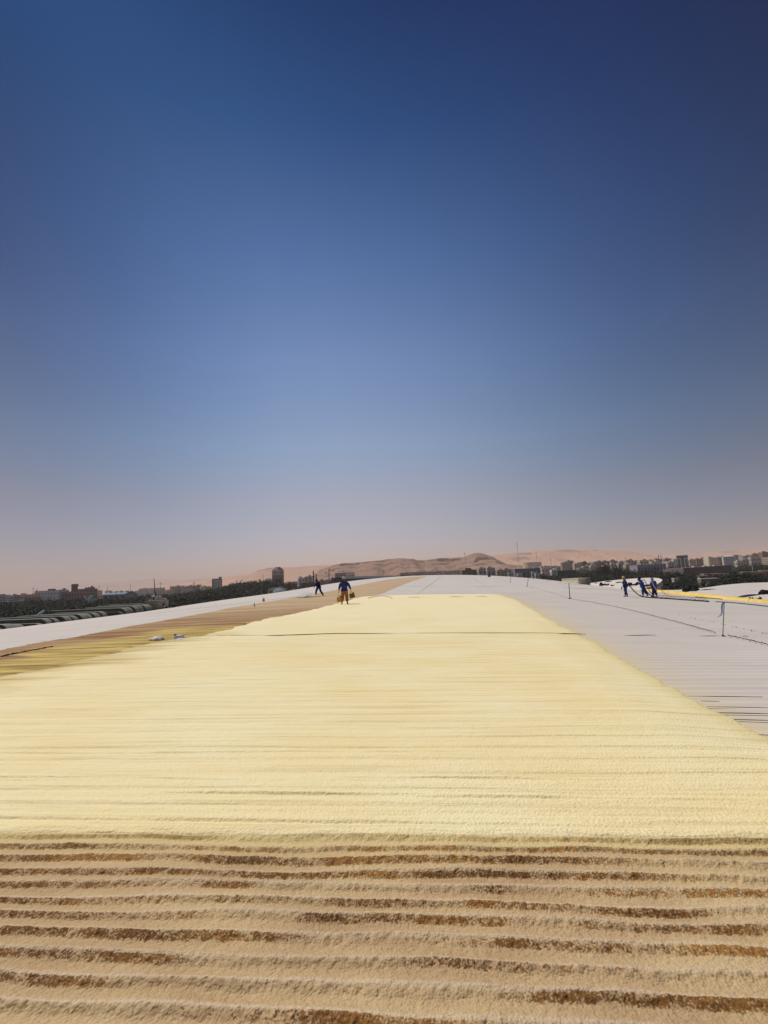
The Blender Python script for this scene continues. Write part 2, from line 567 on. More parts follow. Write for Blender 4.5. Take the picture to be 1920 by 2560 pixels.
# the outer walls of the hall below the roof
mb = MB()
WALLM = mat("hall_wall", (0.42, 0.39, 0.35), vary=0.2, scale=0.3)
mb.box(U_EAVE, U_EAVE + 0.4, -14, V_END, -15, -2.6)
mb.box(U_EAVE + 0.4, 50, V_END - 0.4, V_END, -15, -4.5)
mb.box(U_EAVE + 0.4, 22, -14, -13.6, -15, -2.5)
o = mb.build('hall_wall', WALLM)
tag(o, 'outer wall carrying the big curved roof', kind='structure')
# rolled edge along the left eave
vs = np.arange(-14, V_END + 1, 2.0)
mb = MB()
mb.tube([(U_EAVE, v, float(zroof(U_EAVE, v)) - 0.14) for v in vs], 0.14, 8)
tag(mb.build('roof_eave', ROOFW), 'rounded white metal eave along the left roof edge', kind='structure')

def poly_sd(U, V, pts):
    """signed distance (positive inside) to a polygon in roof coordinates"""
    P = np.array([(p[0], p[1]) for p in pts], float)
    d = np.full(U.shape, 1e9); ins = np.zeros(U.shape, bool)
    n = len(P)
    for i in range(n):
        a = P[i]; b = P[(i + 1) % n]
        e = b - a
        L = (e ** 2).sum() + 1e-12
        t = np.clip(((U - a[0]) * e[0] + (V - a[1]) * e[1]) / L, 0, 1)
        dd = np.hypot(U - a[0] - t * e[0], V - a[1] - t * e[1])
        d = np.minimum(d, dd)
        c = ((a[1] <= V) != (b[1] <= V)) & (U < (b[0] - a[0]) * (V - a[1]) / ((b[1] - a[1]) + 1e-12) + a[0])
        ins ^= c
    return np.where(ins, d, -d)

yel_right = [(1920, 1850), (1880, 1825), (1817, 1793), (1751, 1765), (1713, 1740), (1645, 1699), (1588, 1665), (1525, 1634), (1463, 1594),
             (1401, 1562), (1366, 1545), (1342, 1529), (1291, 1500), (1260, 1490), (1245, 1486)]
yel_top = [(1150, 1486), (1042, 1487), (941, 1490), (898, 1492.5), (870, 1499)]
yel_left = [(819, 1512), (738, 1533), (651, 1548), (594, 1563), (550, 1577), (450, 1597), (347, 1611.5), (260, 1634), (159, 1658), (43, 1681), (0, 1692)]
yp = [onroof(*p) for p in yel_right]
near_r = yp[0]
d_ = (yp[0] - yp[2]).normalized()
ypoly = [(near_r.x - d_.x * -3.5, near_r.y + d_.y * 3.5 - 0)] if False else []
ypoly = [(9.0, 1.2)] + [(p.x, p.y) for p in yp] + [(p.x, p.y) for p in map(lambda q: onroof(*q), yel_top + yel_left)]
pl = ypoly[-1]
ypoly += [(pl[0] * 1.6 - 1, max(pl[1] * 0.75, 3)), (-16, 1.2)]

U, V, Z = DECK
sdr = poly_sd(U, V, ypoly) + 0.12 * (fbm(U * 0.8, V * 1.6, 4, 81) - 0.5)
spray = np.clip(np.exp(np.clip(sdr, -9, 0) / np.clip(0.16 + 0.016 * V, 0.16, 0.6)), 0, 1) * (U > -2) * np.clip(0.6 + 0.8 * (fbm(U * 2, V * 3, 3, 85) - 0.5), 0, 1)
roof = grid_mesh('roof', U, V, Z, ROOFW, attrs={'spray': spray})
tag(roof, 'huge gently curved roof of ribbed white metal sheets', kind='structure')

# --- foreground rib waves shared by the two sheets
CR = [1.888, 2.007, 2.122, 2.252, 2.376, 2.474, 2.593, 2.695, 2.831, 2.947, 3.065]      # crests along x = 0 px
def crest_phase(U, V):
    w = 0.034 * (fbm(U * 1.1 + 3, V * 3.0, 3, 21) - 0.5) * 2 + 0.018 * (vnoise(U * 0.45, V * 1.8, 33) - 0.5) * 2
    w = w * (1 - 0.6 * sstep(V, 2.8, 3.05))
    vv = (V + w - 0.016 * U) / 0.955
    cr = np.array([1.888 - 0.118 * k for k in range(40, 0, -1)] + CR + [3.065 + 0.125 * k for k in range(1, 300)])
    i = np.clip(np.searchsorted(cr, vv) - 1, 0, len(cr) - 2)
    p = (vv - cr[i]) / (cr[i + 1] - cr[i])
    return i, p, vv
def fore_h(U, V):
    i, p, vv = crest_phase(U, V)
    # p runs from one crest (0) away from the viewer to the next (1): gentle fall, flat, steep rise to the crest
    amp = 0.007 + 0.019 * vnoise(U * 0.9 + i * 5.17, i * 3.1, 41) * (0.5 + 0.8 * vnoise(U * 0.2, i * 2.7, 43))
    prof = 1 - sstep(p, 0.0, 0.50) + sstep(p, 0.62, 0.98)
    h = amp * prof
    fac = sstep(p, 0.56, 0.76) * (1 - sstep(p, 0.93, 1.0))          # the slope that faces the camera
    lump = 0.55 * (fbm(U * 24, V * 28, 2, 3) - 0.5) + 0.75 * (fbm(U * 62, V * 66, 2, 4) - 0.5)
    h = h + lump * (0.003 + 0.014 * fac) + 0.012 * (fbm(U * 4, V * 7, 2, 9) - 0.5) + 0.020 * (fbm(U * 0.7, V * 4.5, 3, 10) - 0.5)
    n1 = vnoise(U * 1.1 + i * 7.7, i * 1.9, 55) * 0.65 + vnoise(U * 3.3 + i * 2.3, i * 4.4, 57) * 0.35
    dark = fac * np.clip(sstep(n1, 0.30, 0.66) * 1.3 + 0.08, 0, 1)  # sun-browning on slopes facing the viewer, with their shade painted in
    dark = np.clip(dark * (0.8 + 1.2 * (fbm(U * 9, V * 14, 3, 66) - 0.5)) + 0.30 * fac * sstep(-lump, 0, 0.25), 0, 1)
    pale = np.clip(np.exp(-((np.where(p > 0.5, p - 1, p) - 0.015) / 0.10) ** 2) * (0.35 + 0.5 * vnoise(U * 0.7 + i, i * 2.2, 61)), 0, 1)  # highlight along each crest, painted as a paler colour
    return h, dark, pale, i, p
FT = 0.045
BOUND_I = None
def v_bound(U):
    return 3.075 + 0.0 * U
# foreground sheet
def fan_rows(vs, nc, s0, s1):
    s = np.linspace(s0, s1, nc)
    V_ = np.repeat(vs[:, None], nc, 1)
    return s[None, :] * (np.abs(V_) + 2.2), V_
rows = np.concatenate([np.arange(-3.0, 1.3, 0.03), np.arange(1.3, 3.35, 0.0055)])
Uf, Vf = fan_rows(rows, 1120, -0.88, 0.88)
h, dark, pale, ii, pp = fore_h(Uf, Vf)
w = crest_phase(Uf, Vf)[2]
yel = sstep(w, 2.55, 3.06) * (1 - 0.55 * dark) * (0.45 + 0.8 * (fbm(Uf * 1.3, Vf * 9, 3, 71) - 0.25))
yel = np.clip(yel * (0.3 + 0.9 * sstep(w, 2.8, 3.05)), 0, 0.9) * np.where(w > 3.0, 1, 1 - 0.6 * dark)
Zf = zroof(Uf, Vf) + FT + h - 0.02 * sstep(w, 3.09, 3.16)
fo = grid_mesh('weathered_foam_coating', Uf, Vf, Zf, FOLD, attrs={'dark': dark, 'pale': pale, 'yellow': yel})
tag(fo, 'sun-browned sprayed foam laid in lumpy ripples across the near roof', kind='structure')

# fresh yellow foam sheet
def row_series(v0, v1, d0, k):
    out = [v0]
    while out[-1] < v1:
        out.append(out[-1] + max(d0, k * (out[-1]) ** 1.55))
    return np.array(out)
rows = row_series(2.72, 46, 0.0070, 0.0011)
Uy, Vy = fan_rows(rows, 620, -1.5, 1.05)
sd = poly_sd(Uy, Vy, ypoly)
edge_n = (0.16 + 0.35 * sstep(-Uy, 0, 3)) * (fbm(Uy * 0.8, Vy * 1.6, 4, 81) - 0.5) * np.clip(Vy / 6, 0.15, 1.6)
sd2 = sd + edge_n
ii, pp, w = crest_phase(Uy, Vy)
fr, fdk, fpl, _, _ = fore_h(Uy, Vy)
near = 1 - sstep(Vy, 2.9, 4.3)
pit = 0.26
ph = np.mod(Vy / pit + 0.3 * fbm(Uy * 0.25, Vy * 0.4, 2, 91), 1.0)
wave = 0.0045 * (np.sin(2 * np.pi * ph) + 0.35 * np.sin(4 * np.pi * ph + 1))
wave2 = 0.004 * np.sin(2 * np.pi * np.mod(w / 0.125, 1))
lum = 0.006 * (fbm(Uy * 22, Vy * 28, 3, 13) - 0.5) * (1 - sstep(Vy, 8, 20))
swell = 0.010 * (fbm(Uy * 0.35, Vy * 2.2, 3, 93) - 0.5)
# creases between passes of the spray gun
cre = np.zeros_like(Uy)
r2 = random.Random(5)
CREASES = [(3.05, 0.0, 9, 0.009), (3.42, 1.3, 1.6, 0.012), (3.44, -1.1, 0.9, 0.012), (3.7, -3.2, 1.4, 0.010), (3.9, 2.8, 1.3, 0.012), (4.25, -2.5, 2.5, 0.010), (3.7, 0.4, 0.8, 0.010)]
for _ in range(150):
    v_ = 3.4 + 26 * r2.random() ** 1.3
    CREASES.append((v_, (r2.random() * 2 - 1.1) * (v_ + 2) * 0.9, 0.8 + r2.random() * v_ * 0.4, (0.003 + 0.010 * r2.random() ** 2) * 0.5))
for v_, uc, hw, dp in CREASES:
    j0, j1 = np.searchsorted(rows, [v_ - 0.5, v_ + 0.5])
    uu = Uy[j0:j1]; vq = Vy[j0:j1]
    vc = v_ + 0.05 * (vnoise(uu * 0.7, uu * 0 + v_ * 3, 19) - 0.5) * min(1 + v_ * 0.08, 2)
    wd = 0.008 + 0.0018 * v_
    cut = np.exp(-((uu - uc) / hw) ** 4) * (0.3 + 0.7 * sstep(vnoise(uu * 1.5 + v_, uu * 0, 23), 0.2, 0.6))
    # a lip: the far pass stands a little higher than the near one, steep face towards the viewer
    dv = vq - vc
    lip = np.exp(-(np.clip(dv, 0, None) / (wd * 3)) ** 1.5) * (dv > 0) * 1.0 + sstep(dv, -wd, 0) * (dv <= 0) - 0.6 * np.exp(-((dv + wd) / wd) ** 2)
    cre[j0:j1] += dp * cut * lip
hy = wave * (1 - near) + wave2 * near * 0.8 + lum + swell * (1 - 0.4 * near) + cre
taper = sstep(sd2, -0.02, 0.9)
bnd = sstep(w + 0.03 * (fbm(Uy * 7, Vy * 7, 3, 95) - 0.5), 3.055, 3.085)
thick = FT * taper + 0.012 - 0.035 * (1 - sstep(sd2, -0.06, 0.0))
Zy = zroof(Uy, Vy) + thick + hy * np.clip(taper + 0.05, 0, 1)
near_surface = zroof(Uy, Vy) + FT + fr
Zy = Zy * bnd + (near_surface - 0.02) * (1 - bnd)
Zy = Zy + 0.014 * (0.5 + fbm(Uy * 6, Vy * 8, 3, 96)) * np.exp(-((w - 3.12) / 0.05) ** 2)
keep = (sd2 > -0.07)
edgea = (1 - sstep(sd2, 0.0, 0.3)) * sstep(Uy, -1, 1) * 0.5
# the older, brown-streaked belt inside the left edge
belt_px = [(0, 1700), (159, 1665), (260, 1640), (347, 1614), (450, 1601), (550, 1582), (650, 1560)]
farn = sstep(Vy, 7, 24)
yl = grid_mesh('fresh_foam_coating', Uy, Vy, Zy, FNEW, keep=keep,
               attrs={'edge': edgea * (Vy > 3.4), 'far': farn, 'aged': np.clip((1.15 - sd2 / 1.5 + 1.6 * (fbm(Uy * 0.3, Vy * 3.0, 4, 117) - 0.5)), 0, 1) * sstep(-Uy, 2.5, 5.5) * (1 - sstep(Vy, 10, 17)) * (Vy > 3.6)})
tag(yl, 'freshly sprayed pale yellow foam covering the middle of the roof', kind='structure')

# weathered strip to the left: brown foam next to the white sheet, olive-yellow streaks next to the fresh foam
st_out = [(-260, 1665), (0, 1626), (29, 1620), (75, 1611), (127, 1603), (179, 1595.6), (217, 1588), (260, 1578), (333, 1565), (376, 1558), (420, 1550), (492, 1536),
          (565, 1522), (622.5, 1512), (680, 1503), (738, 1493), (782, 1485), (825, 1478), (878, 1466), (927, 1457), (970, 1448.5), (1019, 1443.5), (1066, 1440.5)]
st_in = [(1060, 1443), (1028, 1453), (1005, 1461.5), (970, 1476), (938, 1489.6), (900, 1500), (819, 1519), (738, 1540), (651, 1556), (550, 1586), (347, 1622), (159, 1672), (0, 1705), (-200, 1780)]
spoly = [tuple(onroof(*p)[:2]) for p in st_out + st_in]
rows = np.concatenate([np.arange(4.0, 40, 0.09), np.arange(40, 199.4, 0.6)])
ns = 330
s = np.linspace(0, 1, ns)
Vs = np.repeat(rows[:, None], ns, 1)
Us = -44 + (6 + 44) * s[None, :] + 0 * Vs
sds = poly_sd(Us, Vs, spoly)
sds2 = sds + 0.5 * (fbm(Us * 0.5, Vs * 1.1, 4, 101) - 0.5)
tp = sstep(sds2, -0.05, 0.5)
Zs = zroof(Us, Vs) + 0.005 + 0.034 * tp + 0.03 * tp * (fbm(Us * 0.5, Vs * 2.5, 3, 105) - 0.5) + (fbm(Us * 3, Vs * 4, 2, 106) - 0.5) * 0.012 * tp
# yellow belt weight: near the inner edge, near part of the strip
inner = [tuple(onroof(*p)[:2]) for p in [(640, 1553), (560, 1566), (490, 1566), (420, 1577), (340, 1592), (250, 1604), (170, 1616), (90, 1632), (0, 1655), (-200, 1700), (-200, 1790), (0, 1720), (159, 1680), (347, 1628), (560, 1592)]]
sdi = poly_sd(Us, Vs, inner) + 2.4 * (fbm(Us * 0.35, Vs * 3.2, 4, 111) - 0.5)
isy = sdi > 0
keep = sds2 > -0.1
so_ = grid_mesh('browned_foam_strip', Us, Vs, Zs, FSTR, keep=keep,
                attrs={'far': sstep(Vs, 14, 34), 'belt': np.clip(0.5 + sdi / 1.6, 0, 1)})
tag(so_, 'long strip of older tan and brown foam left of the fresh foam', kind='structure')

# ------------------------------------------------------------------ neighbouring roofs on the right
FYEL = mat("deep_yellow_foam", (0.80, 0.56, 0.13), rough=0.7, vary=0.25, scale=0.8, bump=0.6, bscale=4, bdist=0.05)
def ruled(name, A, B, mats, n=24, tail=0.9, skirt=1.2, parent=None, foot=None):
    """a vaulted sheet rising from the near edge A to its crest B and falling again behind it"""
    rows_ = []
    ts = [i / n for i in range(n + 1)] + [1 + tail * (i + 1) / n for i in range(n)]
    X = np.zeros((len(ts) + 1, len(A))); Y = X.copy(); Zz = X.copy()
    for j, (a, b) in enumerate(zip(A, B)):
        X[0, j], Y[0, j], Zz[0, j] = a[0], a[1], a[2] - skirt
        for i, t in enumerate(ts):
            X[i + 1, j] = a[0] + (b[0] - a[0]) * t
            Y[i + 1, j] = a[1] + (b[1] - a[1]) * t
            Zz[i + 1, j] = (a[2] + (b[2] - a[2]) * t + 0.25 * t * (1 - t)) if t <= 1 else b[2] - 1.4 * (t - 1) ** 2 - 0.1 * (t - 1)
    return grid_mesh(name, X, Y, Zz, mats, parent=parent)
def dist_of(p):
    return (Vector(p) - CAM).dot(f0)
def resample(px, n):
    px = np.array(px, float)
    t = np.concatenate([[0], np.cumsum(np.hypot(*np.diff(px[:, :2], axis=0).T))])
    tt = np.linspace(0, t[-1], n)
    return [tuple(np.interp(q, t, px[:, k]) for k in range(px.shape[1])) for q in tt]
N = 40
# near edge on the valley line, with its own distance (third number)
bA = resample([(1634, 1477.5, 0), (1664, 1478, 0), (1708, 1481.5, 0), (1754, 1486, 0), (1812, 1492.5, 0), (1857, 1496.5, 0), (1920, 1502, 0), (2200, 1530, 0), (2500, 1570, 0)], N)
bB = resample([(1640, 1475.5, 2.5), (1700, 1474.5, 5), (1760, 1470, 10), (1800, 1464, 15), (1850, 1459.5, 20), (1905, 1458, 22), (1960, 1458, 22), (2300, 1466, 22), (2700, 1490, 22)], N)
def dA(x): return edge_depth(min(x, 2100)) + 0.8 - max(0, x - 2100) * 0.006
A_ = [at(x, y, dA(x)) for x, y, _ in bA]
B_ = [at(x, y, dA(min(xa, 2500)) + e) for (x, y, e), (xa, _, _) in zip(bB, bA)]
mound_b = ruled('vaulted_roof', A_, B_, ROOFW)
tag(mound_b, 'neighbouring white vaulted roof rising at the right behind the yellow foam line', 'roof')
# the farther one, with a rounded end
aA = resample([(x, edge_y(x) - 0.4) for x in (1476, 1500, 1530, 1560, 1585, 1600)] + [(1622, 1467.5), (1640, 1462), (1651, 1456), (1656, 1450)], N)
aB = resample([(1476, 1457.5), (1510, 1453), (1550, 1449), (1590, 1446), (1620, 1444.5), (1640, 1444.6), (1650, 1446), (1655.5, 1449.2)], N)
dAa = [edge_depth(min(x, 1600)) + 0.6 + 0.10 * max(0, x - 1600) for x, y in aA]
A_ = [at(x, y, d) for (x, y), d in zip(aA, dAa)]
B_ = [at(x, y, d + 22 * (1 - (i / (N - 1)) ** 6) * min(1, 0.15 + i / 12) + 0.5) for i, ((x, y), d) in enumerate(zip(aB, dAa))]
mound_a = ruled('vaulted_roof', A_, B_, ROOFW, skirt=0.9)
tag(mound_a, 'white vaulted roof with a rounded overhanging end behind the three hose workers', 'roof')
from mathutils.bvhtree import BVHTree
BV = [BVHTree.FromPolygons([v.co.copy() for v in o.data.vertices], [tuple(p.vertices) for p in o.data.polygons]) for o in (mound_a, mound_b)]
def hit(x, y, dflt=None):
    """the nearest point of the neighbouring roofs, else of the main roof, on the line of sight through a pixel"""
    q = ray(x, y).normalized(); best = None
    for b_ in BV:
        h_ = b_.ray_cast(CAM, q)
        if h_[0] is not None and (best is None or (h_[0] - CAM).length < (best - CAM).length):
            best = h_[0]
    return best if best is not None else onroof(x, y)
# yellow foam laid along the valley
sy0 = resample([(1596, 1471), (1611, 1477), (1658, 1481.8), (1739, 1491.3), (1808, 1498.4), (1864, 1503.1), (1920, 1509)], 60)
sy1 = resample([(1598, 1470), (1620, 1472), (1664, 1476), (1708, 1479.5), (1754, 1483.5), (1812, 1490), (1857, 1494.5), (1920, 1500)], 60)
X = np.zeros((7, 62)); Y = X.copy(); Zz = X.copy()
for j in range(60):
    a = onroof(*sy0[j]) + Vector((0, 0, 0.03)); b_ = at(sy1[j][0], sy1[j][1], dist_of(a) + 1.1) + Vector((0, 0, 0.03))
    for i in range(7):
        t = i / 6
        p = a.lerp(b_, t)
        X[i, j + 1], Y[i, j + 1] = p.x, p.y
        Zz[i, j + 1] = p.z + 0.05 * math.sin(math.pi * t) - (0.10 if i in (0, 6) else 0) + 0.02 * math.sin(j * 1.7 + i)
for A in (X, Y, Zz):
    A[:, 0] = A[:, 1]; A[:, 61] = A[:, 60] + (A[:, 60] - A[:, 55]) * 3
yo = grid_mesh('valley_foam', X, Y, Zz, FYEL)
tag(yo, 'deep yellow foam band filling the valley between two white roofs', kind='structure')

# ------------------------------------------------------------------ lower roof, curved hoods, dish hut on the left
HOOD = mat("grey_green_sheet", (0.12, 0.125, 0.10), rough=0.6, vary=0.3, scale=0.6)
HOODT = mat("pale_hood_cover", (0.25, 0.245, 0.195), rough=0.7, vary=0.3, scale=0.8)  # covers are paler than the side panels
mb = MB()
mb.box(-84, U_EAVE - 0.3, -10, 86, -15, -3.6)
tag(mb.build('lower_annex', mat("annex_wall", (0.12, 0.125, 0.11), vary=0.3, scale=0.2)), 'dark flat-roofed annex below the left eave under the curved hoods', 'building')
def ray_u(x, uu):
    """distance v where the sight line through column x crosses the plane u = uu, near the horizon"""
    q = ray(x, 1493 - 0.0425 * x)
    t = uu / q.x
    return q.y * t
hoods = [(-50, -1.25, 10, 1.5, 'first'), (8, -1.12, 8, 2.2, 'g1'), (42, -1.02, 10, 2.6, 'g1'), (64, -0.98, 9, 2.2, 'g1'),
         (118, -1.0, 13, 1.5, 'low'), (133, -0.62, 14, 1.8, 'g2'), (153, -0.60, 9, 1.5, 'g2'), (180, -0.5, 11, 2.2, 'g2'), (199, -0.52, 8, 1.7, 'g2'),
         (220, -0.42, 10, 2.2, 'g2'), (234, -0.45, 8, 1.6, 'g2'), (252, -0.40, 10, 2.2, 'g2'), (269, -0.42, 8, 2.0, 'g2'),
         (318, -0.62, 12, 1.8, 'low2'), (324, -0.20, 13, 2.0, 'g3'), (334, -0.22, 8, 1.6, 'g3'), (349, -0.12, 9, 2.4, 'g3'), (359, -0.14, 8, 1.8, 'g3'),
         (374, -0.06, 9, 2.6, 'g3'), (384, -0.10, 8, 2.0, 'g3'), (397, 0.0, 9, 2.8, 'g3')]
hl = {'first': 'curved grey-green roof hood at the far left edge of the view, nearest of its row',
      'low': 'low grey-green hood tucked in front of the middle run of curved hoods',
      'low2': 'low grey-green hood tucked in front of the hut end of the hood row'}
gl = {'g1': 'curved grey-green roof hood in the nearest left cluster',
      'g2': 'curved grey-green roof hood in the middle run beyond the left eave',
      'g3': 'curved grey-green roof hood in the farthest run beside the dish hut'}
gn = {'g1': 'nearest cluster of curved hoods', 'g2': 'middle run of curved hoods', 'g3': 'farthest run of curved hoods'}
HC = {}
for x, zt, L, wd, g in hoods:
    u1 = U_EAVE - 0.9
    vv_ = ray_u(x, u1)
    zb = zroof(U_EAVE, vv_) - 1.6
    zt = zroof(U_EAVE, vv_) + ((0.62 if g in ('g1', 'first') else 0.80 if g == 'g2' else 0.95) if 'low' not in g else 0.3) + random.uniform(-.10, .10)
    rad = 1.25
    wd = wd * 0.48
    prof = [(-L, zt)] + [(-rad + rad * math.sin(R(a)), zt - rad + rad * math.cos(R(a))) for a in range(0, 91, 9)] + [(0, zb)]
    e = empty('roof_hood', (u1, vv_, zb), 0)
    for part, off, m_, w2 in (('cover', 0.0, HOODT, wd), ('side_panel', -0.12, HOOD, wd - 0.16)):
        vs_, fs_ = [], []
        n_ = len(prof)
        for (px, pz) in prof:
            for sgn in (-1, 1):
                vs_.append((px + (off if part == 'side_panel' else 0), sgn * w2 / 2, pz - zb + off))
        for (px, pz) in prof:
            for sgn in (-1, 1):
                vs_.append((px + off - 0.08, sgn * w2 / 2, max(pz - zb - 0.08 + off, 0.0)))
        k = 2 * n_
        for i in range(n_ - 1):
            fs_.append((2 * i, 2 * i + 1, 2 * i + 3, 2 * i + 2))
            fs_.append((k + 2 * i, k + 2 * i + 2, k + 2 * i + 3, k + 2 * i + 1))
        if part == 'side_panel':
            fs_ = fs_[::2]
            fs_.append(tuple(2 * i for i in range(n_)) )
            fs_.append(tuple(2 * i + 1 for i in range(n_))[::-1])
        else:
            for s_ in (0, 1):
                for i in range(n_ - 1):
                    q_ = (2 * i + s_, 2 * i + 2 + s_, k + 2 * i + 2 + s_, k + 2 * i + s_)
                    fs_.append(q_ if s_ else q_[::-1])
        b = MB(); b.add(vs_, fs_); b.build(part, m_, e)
    # seams across the hood
    if g in hl: tag(e, hl[g], 'roof hood')
    else:
        HC[g] = HC.get(g, 0) + 1
        od = ['first', 'second', 'third', 'fourth', 'fifth', 'sixth', 'seventh', 'eighth', 'ninth'][HC[g] - 1]
        tag(e, od + ' from the left, ' + gl[g].replace('curved grey-green roof ', 'curved grey-green '), 'roof hood', gn[g])

WHT = mat("dull_white_paint", (0.62, 0.60, 0.56), rough=0.6, vary=0.15, scale=2)
DARKM = mat("dark_steel", (0.035, 0.035, 0.04), rough=0.5, metallic=0.3)
BLK = mat("black_plastic", (0.012, 0.012, 0.014), rough=0.55, vary=0.3, scale=6, bump=0.4, bscale=8)
BEIGE = mat("beige_render", (0.33, 0.28, 0.19), vary=0.3, scale=1.2)
# hut carrying dishes
vh = ray_u(409, U_EAVE - 0.4)
hz = zroof(U_EAVE, vh)
e = empty('dish_hut', (U_EAVE - 1.6, vh, hz - 0.6), 0, label='small beige rooftop hut carrying satellite dishes at the end of the hoods', cat='hut')
mb = MB(); mb.box(-1.2, 1.2, -1.6, 1.6, 0, 1.9); mb.build('wall', BEIGE, e, bevel=0.02)
mb = MB(); mb.box(-1.3, 1.3, -1.7, 1.7, 1.9, 2.0); mb.build('roof', mat("hut_roof", (0.25, 0.22, 0.17), vary=0.3), e)
mb = MB(); mb.box(1.2, 1.23, -0.2, 0.5, 0.3, 1.6); mb.build('door', DARKM, e)
mx = at(388, 1500, 84)
mb = MB(); mb.tube([at(390, 1512, 84), at(387.5, 1480, 84), at(385, 1446, 84)], [0.10, 0.07, 0.05], 6)
tag(mb.build('antenna_mast', DARKM), 'tall thin dark mast rising beside the satellite dishes', 'mast')
def dish(px, py, r, az, label, m_):
    c = at(px, py, 83)
    e = empty('satellite_dish', (c.x, c.y, c.z - r - 0.55), az, label=label, cat='satellite dish')
    Mx = Matrix.Translation((0, 0, r + 0.55)) @ Matrix.Rotation(R(62), 4, 'X')
    prof = [(0.02, -0.16 * r)] + [(r * t, -0.16 * r * (1 - t * t)) for t in (0.3, 0.6, 0.85, 1.0)] + [(r * 1.0, 0.02), (r * 0.97, 0.02)] + [(r * t, -0.16 * r * (1 - t * t) + 0.03) for t in (0.85, 0.6, 0.3)] + [(0.02, -0.16 * r + 0.03)]
    b = MB(); b.lathe(prof, 20, 0, Mx); b.build('reflector', m_, e, smooth=True)
    b = MB(); b.tube([(0, 0.1, 0), (0, 0.1, r + 0.5)], 0.04, 6); b.build('mount', DARKM, e)
    b = MB(); b.tube([Mx @ Vector((0, -r * 0.9, 0)), Mx @ Vector((0, -r * 0.1, r * 0.7))], 0.02, 5); b.box(-0.05, 0.05, -0.05, 0.05, -0.05, 0.05, 0, Matrix.Translation(Mx @ Vector((0, -r * 0.1, r * 0.7)))); b.build('feed_arm', DARKM, e)
TAND = mat("tan_dish", (0.42, 0.33, 0.15), vary=0.2)
dish(368, 1498, 0.30, R(30), 'small tan satellite dish, leftmost of the dishes by the mast', TAND)
dish(373.5, 1502, 0.24, R(-20), 'smallest white satellite dish between the tan dish and the round white one', WHT)
dish(378.5, 1500.5, 0.28, R(20), 'small white satellite dish just left of the mast foot', WHT)
dish(383, 1489, 0.28, R(0), 'white satellite dish fixed high against the mast', WHT)
dish(396, 1496, 0.62, R(35), 'largest white oval satellite dish right of the mast', WHT)
dish(411, 1500, 0.40, R(10), 'white round satellite dish over the right end of the beige hut', WHT)
mb = MB()
c = onroof(426, 1520)
for k in range(7):
    mb.lathe([(0.05, 0), (0.45, 0.02), (0.4, 0.25), (0.15, 0.4), (0.02, 0.42)], 9, 0, Matrix.Translation((c.x - 0.6 + k * 0.5, c.y + random.uniform(-.3, .3), c.z - 0.02)) @ Matrix.Diagonal((1, 1, random.uniform(.3, 1) * (1 - k * 0.11), 1)))
tag(mb.build('sack_pile', BLK, smooth=True), 'low heap of black lumps on the white roof beside the beige hut', 'sack')  # row of low black lumps, lower towards one end
# crane arm like pole above the hoods
mb = MB(); mb.tube([at(96, 1536, 66), at(110, 1527, 66)], 0.16, 6)
e_ = mb.build('pole', mat("pale_blue_paint", (0.40, 0.58, 0.62)))
tag(e_, 'pale blue pole sticking up slantwise above the middle hoods', 'pole')

# ------------------------------------------------------------------ seams, slits, cables on the roof
SEAM = mat("dark_gap", (0.03, 0.026, 0.022), rough=0.9)
GREYL = mat("grey_line", (0.30, 0.28, 0.265), rough=0.9)
def strip_on_roof(name, pts, wpx, m_, lift=0.03, taper=True, n=10, **k):
    """a thin upstanding lip along the roof; its face shows wpx photograph pixels high"""
    P = []
    px = resample(pts, max(2, n))
    vs_, fs_ = [], []
    for i, (x, y) in enumerate(px):
        p = onroof(x, y)
        d = dist_of(p)
        t = i / (len(px) - 1)
        hh = wpx / F * d * (math.sin(math.pi * min(max(t, 0.02), 0.98)) ** 0.6 if taper else 1)
        z0 = p.z + lift
        dir_ = Vector((0, 1, 0))
        for a, b in ((0, 0), (0, hh), (0.012, hh), (0.02, 0)):
            vs_.append((p.x, p.y + a, z0 + b))
    for i in range(len(px) - 1):
        for k_ in range(4):
            a, b = i * 4 + k_, i * 4 + (k_ + 1) % 4
            fs_.append((a, a + 4, b + 4, b))
    fs_.append((0, 1, 2, 3)); fs_.append(tuple(len(vs_) - 4 + q for q in (3, 2, 1, 0)))
    mb = MB(); mb.add(vs_, fs_)
    return tag(mb.build(name, m_), kind='structure', **k)
BRL = mat("brown_crack", (0.22, 0.16, 0.08), rough=0.9)
strip_on_roof('roof_seam', [(490, 1599), (560, 1594), (640, 1594), (720, 1595)], 1.0, BRL, 0.056)
strip_on_roof('roof_seam', [(640, 1594), (700, 1594), (760, 1592.5), (840, 1590), (920, 1590), (1010, 1588.5)], 2.0, SEAM, 0.054, n=24)
strip_on_roof('roof_seam', [(960, 1589), (1100, 1588), (1320, 1588), (1466, 1589.5)], 1.1, BRL, 0.054, n=24)
strip_on_roof('roof_seam', [(1380, 1588.5), (1430, 1588), (1466, 1589.5)], 1.5, SEAM, 0.03, n=12)
for a in [((1562, 1590.5), (1600, 1590), (1640, 1589), 1.5), ((1750, 1591.5), (1775, 1591.5), (1800, 1591), 1.2), ((1855, 1592), (1865, 1592), (1873, 1592), 1.2)]:
    strip_on_roof('roof_seam', list(a[:3]), a[3], SEAM, 0.01)
